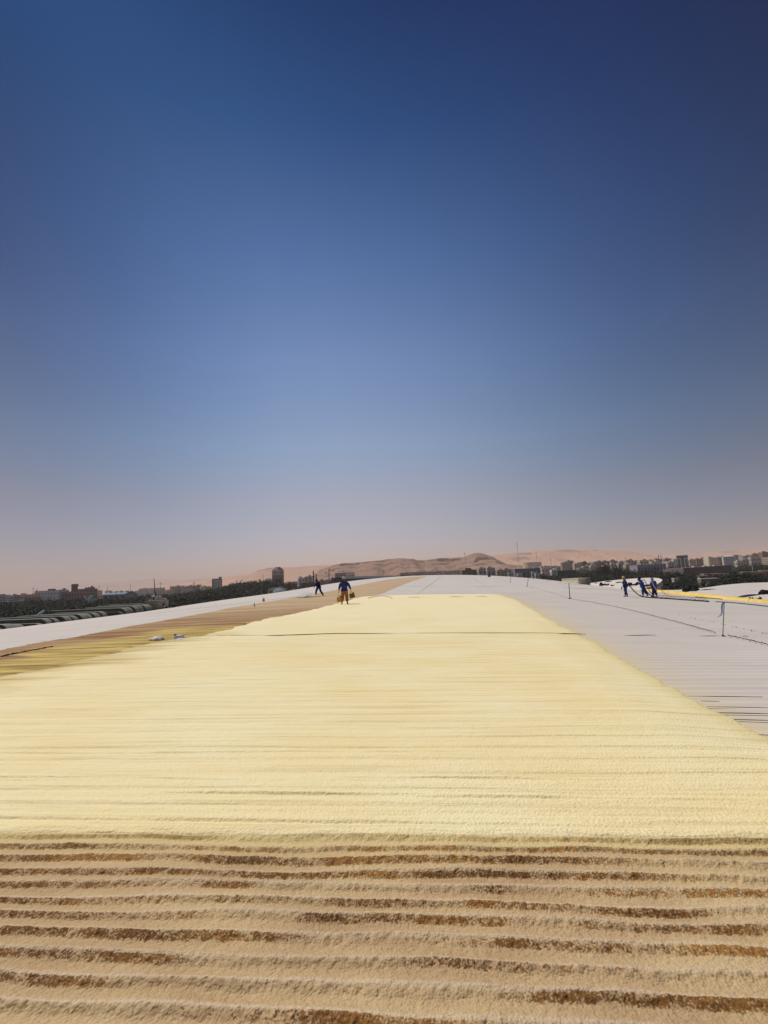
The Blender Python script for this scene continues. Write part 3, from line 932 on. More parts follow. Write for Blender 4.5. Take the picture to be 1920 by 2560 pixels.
for x0, x1, y0, y1, w_ in [(1719, 1908, 1742.5, 1744.5, 0.8), (1752, 1800, 1755, 1756, 0.7), (1768, 1935, 1769.5, 1772, 0.9), (1770, 1935, 1784.5, 1787.5, 1.4), (1815, 1935, 1801, 1804.5, 1.0),
                           (1862, 1935, 1839, 1841.5, 0.9)]:
    strip_on_roof('roof_seam', [(x0, y0), ((x0 + x1) / 2, (y0 + y1) / 2), (x1, y1)], w_, SEAM, 0.008)  # lapped seams, with the shadow of the near ribs in their dark colour
for pts in [[(1042, 1486), (1075, 1462), (1103, 1441.5)], [(1183, 1448), (1210, 1463), (1239, 1482)], [(330, 1539), (420, 1529.5), (478, 1523), (560, 1514), (640, 1504), (780, 1487)],
            [(1395, 1457), (1440, 1461), (1476, 1461.5)], [(1410, 1470), (1480, 1472.5), (1600, 1480), (1680, 1484.5)]]:
    strip_on_roof('roof_seam', pts, 0.45, GREYL, 0.0, n=20, taper=False)
for x0, x1, y in [(1017, 1053, 1495.6), (1120, 1160, 1494.3), (1190, 1222, 1493.6), (1000, 1100, 1466.2), (1172, 1262, 1466.5), (1362, 1378, 1452.4)]:
    strip_on_roof('roof_seam', [(x0, y), ((x0 + x1) / 2, y - 0.2), (x1, y)], 0.9 if y > 1490 else 0.35, BRL if y > 1490 else GREYL, 0.055 if y > 1490 else 0.0)

def roof_tube(name, pts, r, m_, label, cat, lift=0.02, n=8, wob=0.0, group=None):
    P = [onroof(*p) + Vector((0, 0, lift)) for p in pts]
    P = lerp_path(P, n)
    if wob:
        P = [p + Vector((random.uniform(-wob, wob), random.uniform(-wob, wob), 0)) for p in P]
    mb = MB(); mb.tube(P, r, 6)
    return tag(mb.build(name, m_, smooth=True), label, cat, group)
roof_tube('hose', [(920, 1498), (935, 1494), (955, 1492), (970, 1494), (981, 1498)], 0.018, BRL, 'thin hose lying in an arc on the fresh foam right of the walking man', 'hose', 0.075)
roof_tube('hose', [(1600, 1490), (1611, 1494), (1660, 1497.5), (1720, 1501.5), (1772, 1505.5)], 0.05, BLK, 'thick black hose lying on the white roof right of the three workers', 'hose', 0.05)
roof_tube('hose', [(1789, 1505.8), (1830, 1508), (1880, 1513), (1925, 1518)], 0.028, DARKM, 'black hose running off the right edge behind the blue flag', 'hose', 0.04)
roof_tube('hose', [(1738, 1492.8), (1770, 1496), (1806, 1499)], 0.03, BLK, 'short black hose piece against the yellow foam band', 'hose', 0.04)
# looped cord beside the thick hose
P = []
for i in range(120):
    t = i / 119
    x = 1640 + 128 * t; y = 1494.5 + 9.0 * t
    p = onroof(x, y)
    P.append(p + Vector((0.16 * math.cos(i * 1.3), 0.25 * math.sin(i * 1.3), 0.04 + 0.10 * (1 + math.sin(i * 0.65)))))
mb = MB(); mb.tube(P, 0.008, 4)
tag(mb.build('looped_cord', DARKM), 'loops of thin dark cord strewn along the thick black hose', 'cord')
P = [onroof(x, y) + Vector((0, 0, 0.03)) for x, y in [(1648, 1477), (1655, 1482), (1664, 1487), (1676, 1491.5), (1690, 1494)]]
mb = MB(); mb.tube(lerp_path(P, 6), 0.02, 5)
tag(mb.build('cord', mat("orange_cord", (0.6, 0.16, 0.05))), 'thin orange cord trailing down from the yellow foam band', 'cord')
c = onroof(1649, 1477.5)
mb = MB()
for k in range(14):
    mb.lathe([(0.02, 0), (0.3, 0.03), (0.26, 0.18), (0.08, 0.26), (0.01, 0.27)], 8, 0, Matrix.Translation((c.x + random.uniform(-.9, .9), c.y + random.uniform(-.6, .6), c.z)) @ Matrix.Diagonal((1, 1, random.uniform(.4, 1.2), 1)))
tag(mb.build('debris_heap', mat("orange_scrap", (0.72, 0.30, 0.10), vary=0.5, scale=3, col2=(0.7, 0.5, 0.2)), smooth=True), 'small heap of orange scraps by the rightmost hose worker', 'heap')

# safety line: links lying on the sheets, from post to post
CHN = mat("dull_chain", (0.07, 0.065, 0.06), rough=.6)
def chain(px, label, link_len=0.16, r=0.014):
    P = lerp_path([onroof(*p) + Vector((0, 0, 0.035)) for p in px], 30)
    mb = MB()
    mb.tube(P, r * 0.35, 4)
    for a, b in zip(P[:-1], P[1:]):
        L = (b - a).length
        n = max(1, int(L / (link_len * 1.35)))
        for k in range(n):
            q0 = a.lerp(b, k / n); q1 = a.lerp(b, (k + 0.72) / n)
            rr = r * (0.8 + 0.7 * random.random())
            off = Vector((0, random.uniform(-0.012, 0.012), random.uniform(0, 0.02)))
            mb.tube([q0 + off, q1 + off], rr, 5)
    return tag(mb.build('safety_chain', CHN), label, 'chain')
chain([(1480, 1507), (1540, 1519), (1600, 1533), (1660, 1549), (1720, 1565), (1790, 1585.5)], 'dark chain lying on the white roof from mid-distance down to the blue flag post', 0.22, 0.0075)
chain([(1820, 1592.5), (1860, 1601), (1925, 1617)], 'dark chain running from the flag post to the right edge', 0.14, 0.0075)
chain([(1318, 1467), (1360, 1477), (1425, 1497), (1480, 1507)], 'thin far chain between the second and third roof posts', 0.3, 0.006)
chain([(3, 1646), (45, 1637), (90, 1629), (132, 1620.5)], 'dark chain lying on the brown foam at the left edge', 0.28, 0.016)
# screws
mb = MB()
for i in range(26):
    t = i / 25
    x = 1690 + 235 * t; y = 1537 + 50 * t
    if 0.3 < (i * 0.37) % 1 < 0.95:
        p = onroof(x, y)
        mb.lathe([(0.022, 0), (0.02, 0.01), (0.004, 0.014)], 7, 0, Matrix.Translation(p + Vector((0, 0, 0.012))))
tag(mb.build('screw_heads', GREYL), 'row of small grey screw heads on the white roof right of the chain', 'screws', kind='stuff')

def post(bx, by, tx, ty, label, r=0.02, base_r=0.11):
    p = onroof(bx, by)
    d = dist_of(p)
    top = at(tx, ty, d)
    e = empty('roof_post', p, 0, label=label, cat='post')
    dv = top - p
    b = MB(); b.tube([(0, 0, 0.02), tuple(dv)], r, 8); b.build('rod', DARKM, e, smooth=True)
    b = MB(); b.lathe([(base_r, 0.0), (base_r, base_r * .3), (base_r * 0.5, base_r * .5), (base_r * 0.25, base_r * .9), (base_r * .2, base_r)], 14); b.build('base', DARKM, e)
    return e, dv, d
post(1276.5, 1457, 1276, 1442.5, 'thin roof post near the roof crest, farthest of the four', 0.03)
post(1317.5, 1466.5, 1321, 1446, 'thin leaning roof post, second farthest of the four', 0.03)
post(1425, 1497, 1422, 1458, 'dark thin roof post standing left of the yellow-capped worker', 0.025)
e, dv, d = post(1807.5, 1590, 1810.5, 1504, 'black roof post with a light blue pennant at the right', 0.0085, 0.04)
# pennant
FL = mat("light_blue_cloth", (0.34, 0.47, 0.68), rough=0.8, vary=0.25, scale=9)
k = d / F
top = dv
pl_ = [(0, 0, 5), (-1.5, 8, 6), (-4, 16, 5.2), (-7, 24, 4.2), (-11, 30, 3.4), (-16, 34, 2.6), (-22, 37.5, 0.5)]
vs_, fs_ = [], []
for side in (0.004, -0.004):
    for i, (dx, dy, w_) in enumerate(pl_):
        for s_ in (-0.5, 0.5):
            vs_.append((top.x + (dx - w_ * 0.5 + s_ * w_) * k, top.y + side + 0.03 * math.sin(i * 1.2) + 0.03 * s_, top.z - (dy + 1 + s_ * w_ * (0.1 if i < 3 else 0.6)) * k))
n_ = len(pl_) * 2
for i in range(len(pl_) - 1):
    a = 2 * i
    fs_.append((a, a + 1, a + 3, a + 2)); fs_.append((n_ + a, n_ + a + 2, n_ + a + 3, n_ + a + 1))
b = MB(); b.add(vs_, fs_); b.build('pennant', FL, e, smooth=True)
# little cone-shaped vent on the crest
p = onroof(1223, 1442.5)
mb = MB(); mb.lathe([(0.45, 0), (0.45, 0.35), (0.3, 0.7), (0.32, 0.9), (0.05, 1.0)], 12, 0, Matrix.Translation(p))
tag(mb.build('roof_vent', DARKM), 'small dark vent standing alone near the roof crest', 'vent')

# white crates at the valley head
CREAM = mat("cream_panel", (0.56, 0.50, 0.36), vary=0.2, scale=1)
GREYP = mat("grey_panel", (0.34, 0.35, 0.31), vary=0.2, scale=1)
for x0, x1, yt, yb_, dd, lab, side in [(1421, 1449, 1447.6, 1456.5, edge_depth(1440), 'cream plant-room box at the head of the valley, left one of two', 6.0), (1446, 1477, 1446.6, 1457.5, edge_depth(1455), 'longer cream and grey plant-room box at the head of the valley, right one of two', 9.0)]:
    a = at(x0, yb_, dd); b_ = at(x1, yb_, dd); t_ = at(x0, yt, dd)
    W_ = (b_ - a).length; H_ = t_.z - a.z + 0.5
    e = empty('plant_box', a - Vector((0, 0, 0.5)), math.atan2(b_.y - a.y, b_.x - a.x), label=lab, cat='plant box')
    mb = MB(); mb.box(0, W_ * 0.62, 0, side, 0, H_); mb.build('wall', CREAM, e, bevel=0.02)
    mb = MB(); mb.box(W_ * 0.62 + 0.003, W_, 0.3, side, 0, H_ - 0.15); mb.build('grey_wall', GREYP, e, bevel=0.02)
    mb = MB(); mb.box(-0.15, W_ + 0.1, -0.15, side + 0.1, H_, H_ + 0.12); mb.build('roof', WHT, e)
    mb = MB(); mb.box(W_ * 0.12, W_ * 0.2, -0.04, 0.02, 0.5, H_ - 0.3); mb.build('door', WHT, e)

# ------------------------------------------------------------------ ground, hills, air
GZ = -15.0
def gz(xc, d):
    """ground height: level on the left, rising a little towards the town on the right"""
    k = np.asarray(xc) / np.maximum(np.asarray(d), 1)
    return GZ + sstep(k, -0.05, 0.35) * sstep(np.asarray(d), 260, 1100) * 17 + 11 * sstep(k, -0.46, -0.26) * (1 - sstep(k, 0.0, 0.3)) * sstep(np.asarray(d), 240, 520)
def wpt(xc, d, z=0):
    p = r0 * float(xc) + f0 * float(d)
    return Vector((p.x, p.y, z))
m, nt, b, v = base("desert_ground", 0.95, 0.1)
n1 = noise_of(nt, v, 0.004, 6); n2 = noise_of(nt, v, 0.05, 5)
c = mixc(nt, mrange(nt, n1, 0.4, 0.6), (0.30, 0.21, 0.14), (0.40, 0.29, 0.20))
c = mixc(nt, mrange(nt, n2, 0.45, 0.6, 0, 0.5), c, (0.13, 0.11, 0.07))
nt.links.new(c, b.inputs['Base Color'])
GROUND = m
ds = np.concatenate([[-11500, -3000, -500, 0], np.geomspace(60, 11500, 60)])
xs_ = np.concatenate([-np.geomspace(11500, 30, 60), [0], np.geomspace(30, 11500, 60)])
XC, DD = np.meshgrid(xs_, ds)
gzz = gz(XC, DD)
gx = r0.x * XC + f0.x * DD; gy = r0.y * XC + f0.y * DD
g = grid_mesh('ground', gx, gy, gzz, GROUND)
tag(g, 'dusty plain reaching from the hall to the horizon', kind='structure')

def hill_mat(name, sand, rock, dens, sc):
    m, nt, b, v = base(name, 0.95, 0.1)
    rk = attr(nt, 'rock')
    n1 = noise_of(nt, v, 0.006 * sc, 6); n2 = noise_of(nt, v, 0.045 * sc, 6, (1, 1, 3), 0.65)
    c = mixc(nt, mrange(nt, n1, 0.35, 0.65), sand, tuple(x * 0.82 for x in sand))
    rr = mathn(nt, 'MINIMUM', mathn(nt, 'MULTIPLY', rk, mrange(nt, n2, 0.30, 0.46)), 1.0)
    c = mixc(nt, rr, c, rock)
    c = mixc(nt, mrange(nt, n2, 0.55, 0.75, 0, dens), c, rock)
    nt.links.new(c, b.inputs['Base Color'])
    nt.links.new(bumpn(nt, n2, 1.0, 14 / sc), b.inputs['Normal'])
    return m
def hills(name, sil, d, depth, mtl, seed, label, rough=1.0, bands=(), foot=0.0, ncol=420, nrow=46, gully=1.0, terr=0.0):
    """a ridge whose crest stands at distance d along the silhouette sil, with real slopes in front and behind"""
    xs = np.linspace(sil[0][0], sil[-1][0], ncol)
    ys = np.interp(xs, [p[0] for p in sil], [p[1] for p in sil])
    X = np.zeros((nrow, ncol)); Y = X.copy(); Zz = X.copy(); RK = X.copy()
    crest = np.array([at(x, y, d).z for x, y in zip(xs, ys)])
    xc = np.array([(at(x, y, d) - CAM).dot(r0) for x, y in zip(xs, ys)])
    g0 = gz(xc, np.full(ncol, d))
    hgt = np.maximum(crest - g0, 0)
    for i in range(nrow):
        t = i / (nrow - 1) * 1.7                      # 0 foot, 1 crest, 1.7 behind
        dd = d - depth * (1 - t)
        if t <= 1:
            prof = (0.25 * t + 0.75 * t ** 2.1)
            bulge = fbm(xc / (depth * 0.28), np.full(ncol, t * 2.2), 4, seed) - 0.5
            gl = fbm(xc / (depth * 0.09) , np.full(ncol, t * 1.1), 3, seed + 5) - 0.5
            k = math.sin(math.pi * min(t, 1)) ** 0.8
            prof = prof + terr * 0.045 * np.sin(2 * math.pi * (prof * 4.5 + 1.2 * fbm(xs / 60, np.zeros(ncol), 3, seed + 3)))
            RK[i] = terr * 0.8 * sstep(np.cos(2 * math.pi * (prof * 4.5 + 1.2 * fbm(xs / 60, np.zeros(ncol), 3, seed + 3))), 0.55, 1.0) * sstep(fbm(xs / 22, np.full(ncol, t * 5.0), 3, seed + 13), 0.45, 0.62) * (t > .3)
            hh = hgt * np.clip(prof + k * (0.42 * bulge + 0.20 * gl * gully) * rough, 0, 1.0)
        else:
            hh = hgt * (1 - sstep(t, 1, 1.7) * 0.9)
        X[i] = r0.x * xc + f0.x * dd
        Y[i] = r0.y * xc + f0.y * dd
        Zz[i] = g0 + hh - (0.6 if i == 0 else 0)
        for (bx0, bx1, t0, t1, s_) in bands:
            RK[i] = np.maximum(RK[i], s_ * sstep(xs, bx0, bx0 + 12) * (1 - sstep(xs, bx1 - 12, bx1)) * np.exp(-((t + 0.05 * (fbm(xs / 14, np.zeros(ncol), 3, seed + 9) - .5) - (t0 + t1) / 2) / ((t1 - t0) / 2)) ** 6))
    o = grid_mesh(name, X, Y, Zz, mtl, attrs={'rock': RK})
    return tag(o, label, kind='structure')
H1 = hill_mat("brown_hill", (0.43, 0.27, 0.19), (0.13, 0.075, 0.05), 0.7, 1.0)
H2 = hill_mat("pink_sand", (0.66, 0.41, 0.27), (0.30, 0.20, 0.17), 0.25, 0.6)
H3 = hill_mat("far_sand", (0.60, 0.40, 0.30), (0.36, 0.26, 0.22), 0.3, 0.4)
hills('far_hills', [(-900, 1500), (-300, 1492), (0, 1481), (60, 1473), (116, 1467), (217, 1461), (289, 1454), (376, 1447), (430, 1450), (480, 1449), (507, 1446), (594, 1441), (640, 1438), (700, 1436)], 8500, 1800, H3, 3, 'faint dusty range at the far left horizon', bands=[(250, 330, .7, .85, .8), (470, 520, .8, .95, .7)])
hills('sand_ridge', [(420, 1462), (480, 1456), (520, 1449), (562, 1442), (594, 1438), (628, 1433.5), (651, 1424), (675, 1418.5), (721, 1418), (825, 1412), (866, 1409), (900, 1406), (960, 1403), (1100, 1400), (1126, 1392.5), (1144, 1391), (1200, 1392), (1230, 1389), (1260, 1384), (1280, 1382.5), (1321, 1381), (1342, 1377), (1375, 1377),
      (1399, 1374), (1424, 1373), (1457, 1376), (1481, 1372), (1496, 1376), (1557, 1377), (1588, 1380.5), (1615, 1387), (1680, 1395), (1760, 1404)], 3600, 1300, H2, 11, 'long ridge of pink desert sand behind the town', rough=0.55, gully=0.4,
      bands=[(628, 690, .9, 1.0, 1), (1250, 1300, .75, .85, 1), (1285, 1330, .93, 1.0, 1), (1385, 1440, .93, 1.0, .9), (1470, 1500, .93, 1.0, .9), (1330, 1380, .6, .7, .6), (640, 670, .6, .68, .5)])
hills('far_ridge', [(1480, 1392), (1560, 1385), (1640, 1388), (1700, 1387), (1760, 1382), (1799, 1377), (1850, 1374), (1920, 1369), (2000, 1364), (2200, 1372), (2600, 1380)], 5600, 1500, H2, 17, 'hazy pink ridge at the right horizon', rough=0.5, bands=[(1780, 1840, .9, 1.0, .7)])
hills('brown_hills', [(800, 1424), (822, 1417), (840, 1411), (857, 1408), (892, 1406.5), (912, 1404.5), (950, 1401), (970, 1398), (1002, 1395.6), (1030, 1397.5), (1040, 1400), (1060, 1401), (1095, 1396), (1115, 1394.5), (1126, 1396),
      (1144, 1395), (1161, 1392), (1173, 1387), (1182, 1384), (1193, 1382), (1204, 1383), (1213, 1385.5), (1228, 1390.6), (1239, 1398), (1250, 1406), (1262, 1410), (1300, 1413), (1340, 1417), (1380, 1422)], 1900, 620, H1, 23, 'brown rocky hills with a cone-shaped mesa ringed by a dark cliff',
      rough=0.9, bands=[(1160, 1252, .70, .76, 2.0), (845, 905, .93, 1.0, 1.2), (1085, 1150, .90, .99, 1.2), (1025, 1045, .94, 1.0, 1.2), (975, 1015, .25, .34, 1)], ncol=700, nrow=130, gully=1.8, terr=1.0)

# air: one closed box of pale dust
bm = bmesh.new()
bmesh.ops.create_cube(bm, size=1)
me = bpy.data.meshes.new('haze'); bm.to_mesh(me); bm.free()
hz_ = bpy.data.objects.new('haze', me)
COL.objects.link(hz_)
hz_.scale = (24400, 24400, 292)
hz_.rotation_euler = (0, 0, YAW)
hz_.location = (0, 0, -17 + 146)
hm = bpy.data.materials.new('haze_air'); hm.use_nodes = True
hn = hm.node_tree; hn.nodes.clear()
pv = hn.nodes.new('ShaderNodeVolumePrincipled')
pv.inputs['Color'].default_value = (0.87, 0.78, 0.79, 1)
pv.inputs['Density'].default_value = 1.2e-4
pv.inputs['Anisotropy'].default_value = 0.0
ho = hn.nodes.new('ShaderNodeOutputMaterial')
hn.links.new(pv.outputs[0], ho.inputs['Volume'])
me.materials.append(hm)
tag(hz_, 'dusty desert air', kind='stuff')

# ------------------------------------------------------------------ trees
def leaf_mat(name, a, b_, c_):
    m, nt, b, v = base(name, 0.8, 0.15)
    g_ = nd(nt, 'ShaderNodeNewGeometry')
    rp = nd(nt, 'ShaderNodeValToRGB')
    rp.color_ramp.elements[0].color = (*a, 1)
    rp.color_ramp.elements[1].color = (*c_, 1)
    e_ = rp.color_ramp.elements.new(0.5); e_.color = (*b_, 1)
    n_ = noise_of(nt, v, 0.05, 3)
    nt.links.new(mathn(nt, 'ADD', mathn(nt, 'MULTIPLY', g_.outputs['Random Per Island'], 0.5), mathn(nt, 'MULTIPLY', n_, 0.5)), rp.inputs[0])
    nt.links.new(rp.outputs[0], b.inputs['Base Color'])
    return m
LEAF = leaf_mat("leaves", (0.028, 0.036, 0.022), (0.05, 0.06, 0.036), (0.10, 0.105, 0.068))
LEAFD = leaf_mat("dark_leaves", (0.016, 0.024, 0.014), (0.028, 0.038, 0.022), (0.05, 0.06, 0.034))
LEAFO = leaf_mat("dusty_leaves", (0.04, 0.042, 0.024), (0.065, 0.066, 0.038), (0.11, 0.105, 0.06))
BARK = mat("bark", (0.11, 0.08, 0.055), vary=0.3, scale=4)
def crown_quads(n, rx, rz, size, seed, nb=7, flat=0.0):
    r = np.random.default_rng(seed)
    cen = []
    for k in range(nb):
        a = r.uniform(0, 2 * math.pi); q = r.uniform(0.15, 0.62)
        cen.append((rx * q * math.cos(a), rx * q * math.sin(a), rz * r.uniform(-0.45, 0.55), r.uniform(0.35, 0.6)))
    cen = np.array(cen)
    w_ = r.integers(0, nb, n)
    d3 = r.normal(size=(n, 3)); d3 /= np.linalg.norm(d3, axis=1)[:, None]
    rad = r.uniform(0.6, 1.0, n) ** 0.5
    rr = cen[w_, 3] * rad * (1 + 0.25 * r.normal(size=n) * (r.random(n) < 0.25))
    P = cen[w_, :3] + d3 * np.stack([rr * rx, rr * rx, rr * rz], 1)
    nrm = d3 + 0.7 * r.normal(size=(n, 3)); nrm /= np.linalg.norm(nrm, axis=1)[:, None]
    t1 = np.cross(nrm, r.normal(size=(n, 3))); t1 /= np.linalg.norm(t1, axis=1)[:, None]
    t2 = np.cross(nrm, t1)
    sz = size * r.uniform(0.55, 1.3, n)[:, None]
    co = np.stack([P - t1 * sz, P - t2 * sz * 0.55, P + t1 * sz, P + t2 * sz * 0.55], 1)
    return co                                              # n,4,3
def palm_quads(seed, nf=26, L=3.6):
    r = np.random.default_rng(seed)
    out = []
    for k in range(nf):
        a = r.uniform(0, 2 * math.pi); el = r.uniform(-0.5, 1.2)
        p = np.zeros(3); d = np.array([math.cos(a) * math.cos(el), math.sin(a) * math.cos(el), math.sin(el)])
        side = np.array([-math.sin(a), math.cos(a), 0]); w0 = 0.38
        for s_ in range(5):
            q = p + d * L / 5
            w1 = 0.38 * (1 - ((s_ + 1) / 5) ** 2) + 0.03
            out.append([p - side * w0 - np.array([0, 0, .18 * w0]), q - side * w1, q + side * w1, p + side * w0 - np.array([0, 0, .18 * w0])])
            p = q; w0 = w1
            d = d + np.array([0, 0, -0.28]); d /= np.linalg.norm(d)
    return np.array(out)
def trunk_mb(h, r, seed, palm=False):
    q = random.Random(seed)
    mb = MB()
    lean = q.uniform(-.06, .06)
    mb.tube([(lean * t * h, 0.02 * h * math.sin(t * 3), t * h) for t in (0, .3, .6, 1)], [r * 1.2, r, r * .85, r * .7], 7)
    if not palm:
        for k in range(5):
            a = k * 1.3 + q.random()
            z0 = h * (0.55 + 0.08 * k)
            mb.tube([(lean * z0, 0, z0), (math.cos(a) * h * .18, math.sin(a) * h * .18, z0 + h * .2), (math.cos(a) * h * .36, math.sin(a) * h * .36, z0 + h * .34)], [r * .5, r * .3, r * .12], 5)
    return mb
def crown_mesh(name, Q, m_, parent):
    n = len(Q)
    return raw_mesh(name, Q.reshape(-1, 3), np.arange(n * 4).reshape(n, 4), m_, parent=parent)
PROTO = {}
def proto(kind, seed):
    key = (kind, seed)
    if key in PROTO: return PROTO[key]
    if kind == 'palm':
        Q = palm_quads(seed); Q[..., 2] += 8.5; th, tr = 8.4, 0.22; m_ = LEAFO if seed % 2 else LEAF
    else:
        n, rx, rz, sz, m_ = {'broad': (900, 4.6, 4.0, 0.42, LEAF), 'dark': (1500, 5.6, 5.0, 0.45, LEAFD), 'dusty': (800, 4.4, 3.4, 0.42, LEAFO)}[kind]
        Q = crown_quads(n, rx, rz, sz, seed, nb=9); th = 5.5; tr = 0.28
        Q[..., 2] += 7.0
    c_ = crown_mesh('crown', Q, m_, None); t_ = trunk_mb(th, tr, seed, kind == 'palm').build('trunk', BARK, None)
    me_c, me_t = c_.data, t_.data
    bpy.data.objects.remove(c_); bpy.data.objects.remove(t_)
    PROTO[key] = (me_c, me_t)
    return PROTO[key]
def tree(kind, seed, p, s, label, group, rz=0, name=None):
    mc, mt = proto(kind, seed)
    e = empty(name or ('palm_tree' if kind == 'palm' else 'leafy_tree'), p, rz, label=label, cat='tree', group=group)
    e.scale = (s, s, s)
    for n_, m_ in (('crown', mc), ('trunk', mt)):
        o = bpy.data.objects.new(n_, m_); COL.objects.link(o); o.parent = e
    return e
q = random.Random(3)
TL = {'L': ('leafy dark tree at the front edge of the wood beyond the left hoods', 'trees beyond the left eave'),
      'R': ('leafy dark tree at the front edge of the wood beyond the right valley', 'trees beyond the right valley'),
      'P': ('date palm standing in the wood between the two right-hand roofs', 'palms beyond the right roofs')}
def treeline(x0, x1, n, d0, d1, tag_, kinds, smin, smax):
    for i in range(n):
        x = x0 + (x1 - x0) * (i + q.uniform(-.4, .4)) / n
        d = q.uniform(d0, d1)
        c_ = at(x, 1493 - 0.0425 * x, d)
        xc = (c_ - CAM).dot(r0)
        k = q.choice(kinds)
        tree(k, q.randrange(3), (c_.x, c_.y, float(gz(xc, d)) - 0.1), q.uniform(smin, smax), TL[tag_][0], TL[tag_][1], q.uniform(0, 6.28))
treeline(-40, 640, 56, 125, 230, 'L', ['broad', 'broad', 'dark', 'dusty'], 0.75, 1.05)
treeline(1255, 1640, 26, 215, 330, 'R', ['broad', 'dark', 'dark', 'dusty'], 0.85, 1.15)
treeline(1640, 1960, 26, 120, 220, 'R', ['broad', 'dark', 'dusty'], 0.6, 0.95)
treeline(1630, 1920, 20, 110, 190, 'P', ['palm'], 0.75, 1.1)
def big_tree(x, y, d, s, kind, label, seed=1):
    c_ = at(x, y, d)
    xc = (c_ - CAM).dot(r0); g_ = float(gz(xc, d))
    s = (c_.z - g_) / 12.0 if s is None else s
    return tree(kind, seed, (c_.x, c_.y, c_.z - 12.0 * s), s, label, None, 1.0)
big_tree(1845, 1423, 230, 1.35, 'dark', 'large dark dense tree left of the ochre compound at the right', 1)
big_tree(1900, 1432, 250, 0.9, 'dark', 'dark palm-like bushy tree in front of the ochre compound at the far right', 2)
big_tree(520, 1474, 300, 1.3, 'broad', 'tallest green tree crown right of the lone dark figure at the left', 2)
big_tree(450, 1482, 280, 1.2, 'broad', 'broad green tree crown left of the lone dark figure', 0)
big_tree(1503, 1411, 420, 1.4, 'dark', 'tall dark tree rising before the long grey-green blocks at the right', 0)
big_tree(1550, 1415, 400, 1.3, 'dark', 'dark tree in front of the white-banded block at the right', 2)
# the wood behind, one mass
def wood(name, x0, x1, d0, d1, n, seed, label, hfun, m_):
    r = np.random.default_rng(seed)
    Qs = []
    for i in range(n):
        x = r.uniform(x0, x1); d = d0 + (d1 - d0) * r.random() ** 1.3
        c_ = at(x, 1493 - 0.0425 * x, d); xc = (c_ - CAM).dot(r0)
        g_ = float(gz(xc, d))
        h_ = hfun(x, d) * r.uniform(0.65, 1.12)
        nq = int(np.clip(62000 / d, 100, 330))
        Q = crown_quads(nq, 0.55 * h_, 0.42 * h_, 0.26 + d * 0.0009, r.integers(1e6), nb=5)
        Q = Q + np.array([c_.x, c_.y, g_ + h_ * 0.55])
        Qs.append(Q)
    Q = np.concatenate(Qs)
    o = crown_mesh(name, Q, m_, None)
    return tag(o, label, 'wood', kind='stuff')
wood('wood', -250, 700, 150, 620, 2400, 5, 'dark green wood spreading between the left eave and the town', lambda x, d: 10.5 if d < 300 else 13.0, LEAF)
wood('wood', 1240, 2150, 150, 640, 2600, 6, 'dark green palm wood between the right valley and the town', lambda x, d: (9.0 if d < 260 else 12.0) + 2.5 * (1 if 1440 < x < 1700 else 0), LEAFD)
wood('wood', 620, 1000, 180, 620, 700, 7, 'brownish trees around the brown tower and the domed buildings', lambda x, d: 8.0, LEAFO)
wood('wood', 1380, 2100, 560, 900, 380, 9, 'scattered trees among the houses on the right', lambda x, d: 8.5, LEAF)
wood('wood', 0, 700, 620, 1000, 420, 10, 'scattered trees among the houses on the left', lambda x, d: 8.0, LEAF)

# ------------------------------------------------------------------ town
WALLS = {}
def wall_mat(c):
    c = tuple(round(x, 2) for x in c)
    if c not in WALLS:
        WALLS[c] = mat("wall_paint", c, rough=0.85, vary=0.18, scale=0.15)
    return WALLS[c]
WIN = mat("window_glass", (0.03, 0.035, 0.045), rough=0.25, spec=0.5)
GLASSB = mat("blue_glass", (0.05, 0.075, 0.11), rough=0.15, spec=0.6, vary=0.3, scale=0.1)
TRIM = mat("trim_stone", (0.52, 0.48, 0.44), rough=0.8)
def frame_at(x0, x1, ytop, d, yaw=0.0, base_z=None):
    a = at(x0, 1493 - 0.0425 * x0, d); b_ = at(x1, 1493 - 0.0425 * x1, d)
    top = at((x0 + x1) / 2, ytop, d).z
    xc = ((a + b_) / 2 - CAM).dot(r0)
    g_ = float(gz(xc, d)) if base_z is None else base_z
    W_ = (b_ - a).length
    c_ = (a + b_) / 2
    return Vector((c_.x, c_.y, g_)), W_, top - g_
def windows_into(mb, W_, H_, D, fl, cols, mi=1, frac=(0.5, 0.5), z0=1.0, top=0.6, sides=True):
    fh = (H_ - z0 - top) / fl
    cw = W_ / cols
    for j in range(fl):
        zz = z0 + j * fh + fh * (1 - frac[1]) / 2
        for i in range(cols):
            xx = -W_ / 2 + i * cw + cw * (1 - frac[0]) / 2
            mb.box(xx, xx + cw * frac[0], -0.06, 0.05, zz, zz + fh * frac[1], mi)
        if sides:
            ns_ = max(2, int(D / 3.6)); cd_ = D / ns_
            for i in range(ns_):
                yy = i * cd_ + cd_ * (1 - frac[0]) / 2
                mb.box(-W_ / 2 - 0.06, -W_ / 2 + 0.05, yy, yy + cd_ * frac[0], zz, zz + fh * frac[1], mi)
                mb.box(W_ / 2 - 0.05, W_ / 2 + 0.06, yy, yy + cd_ * frac[0], zz, zz + fh * frac[1], mi)
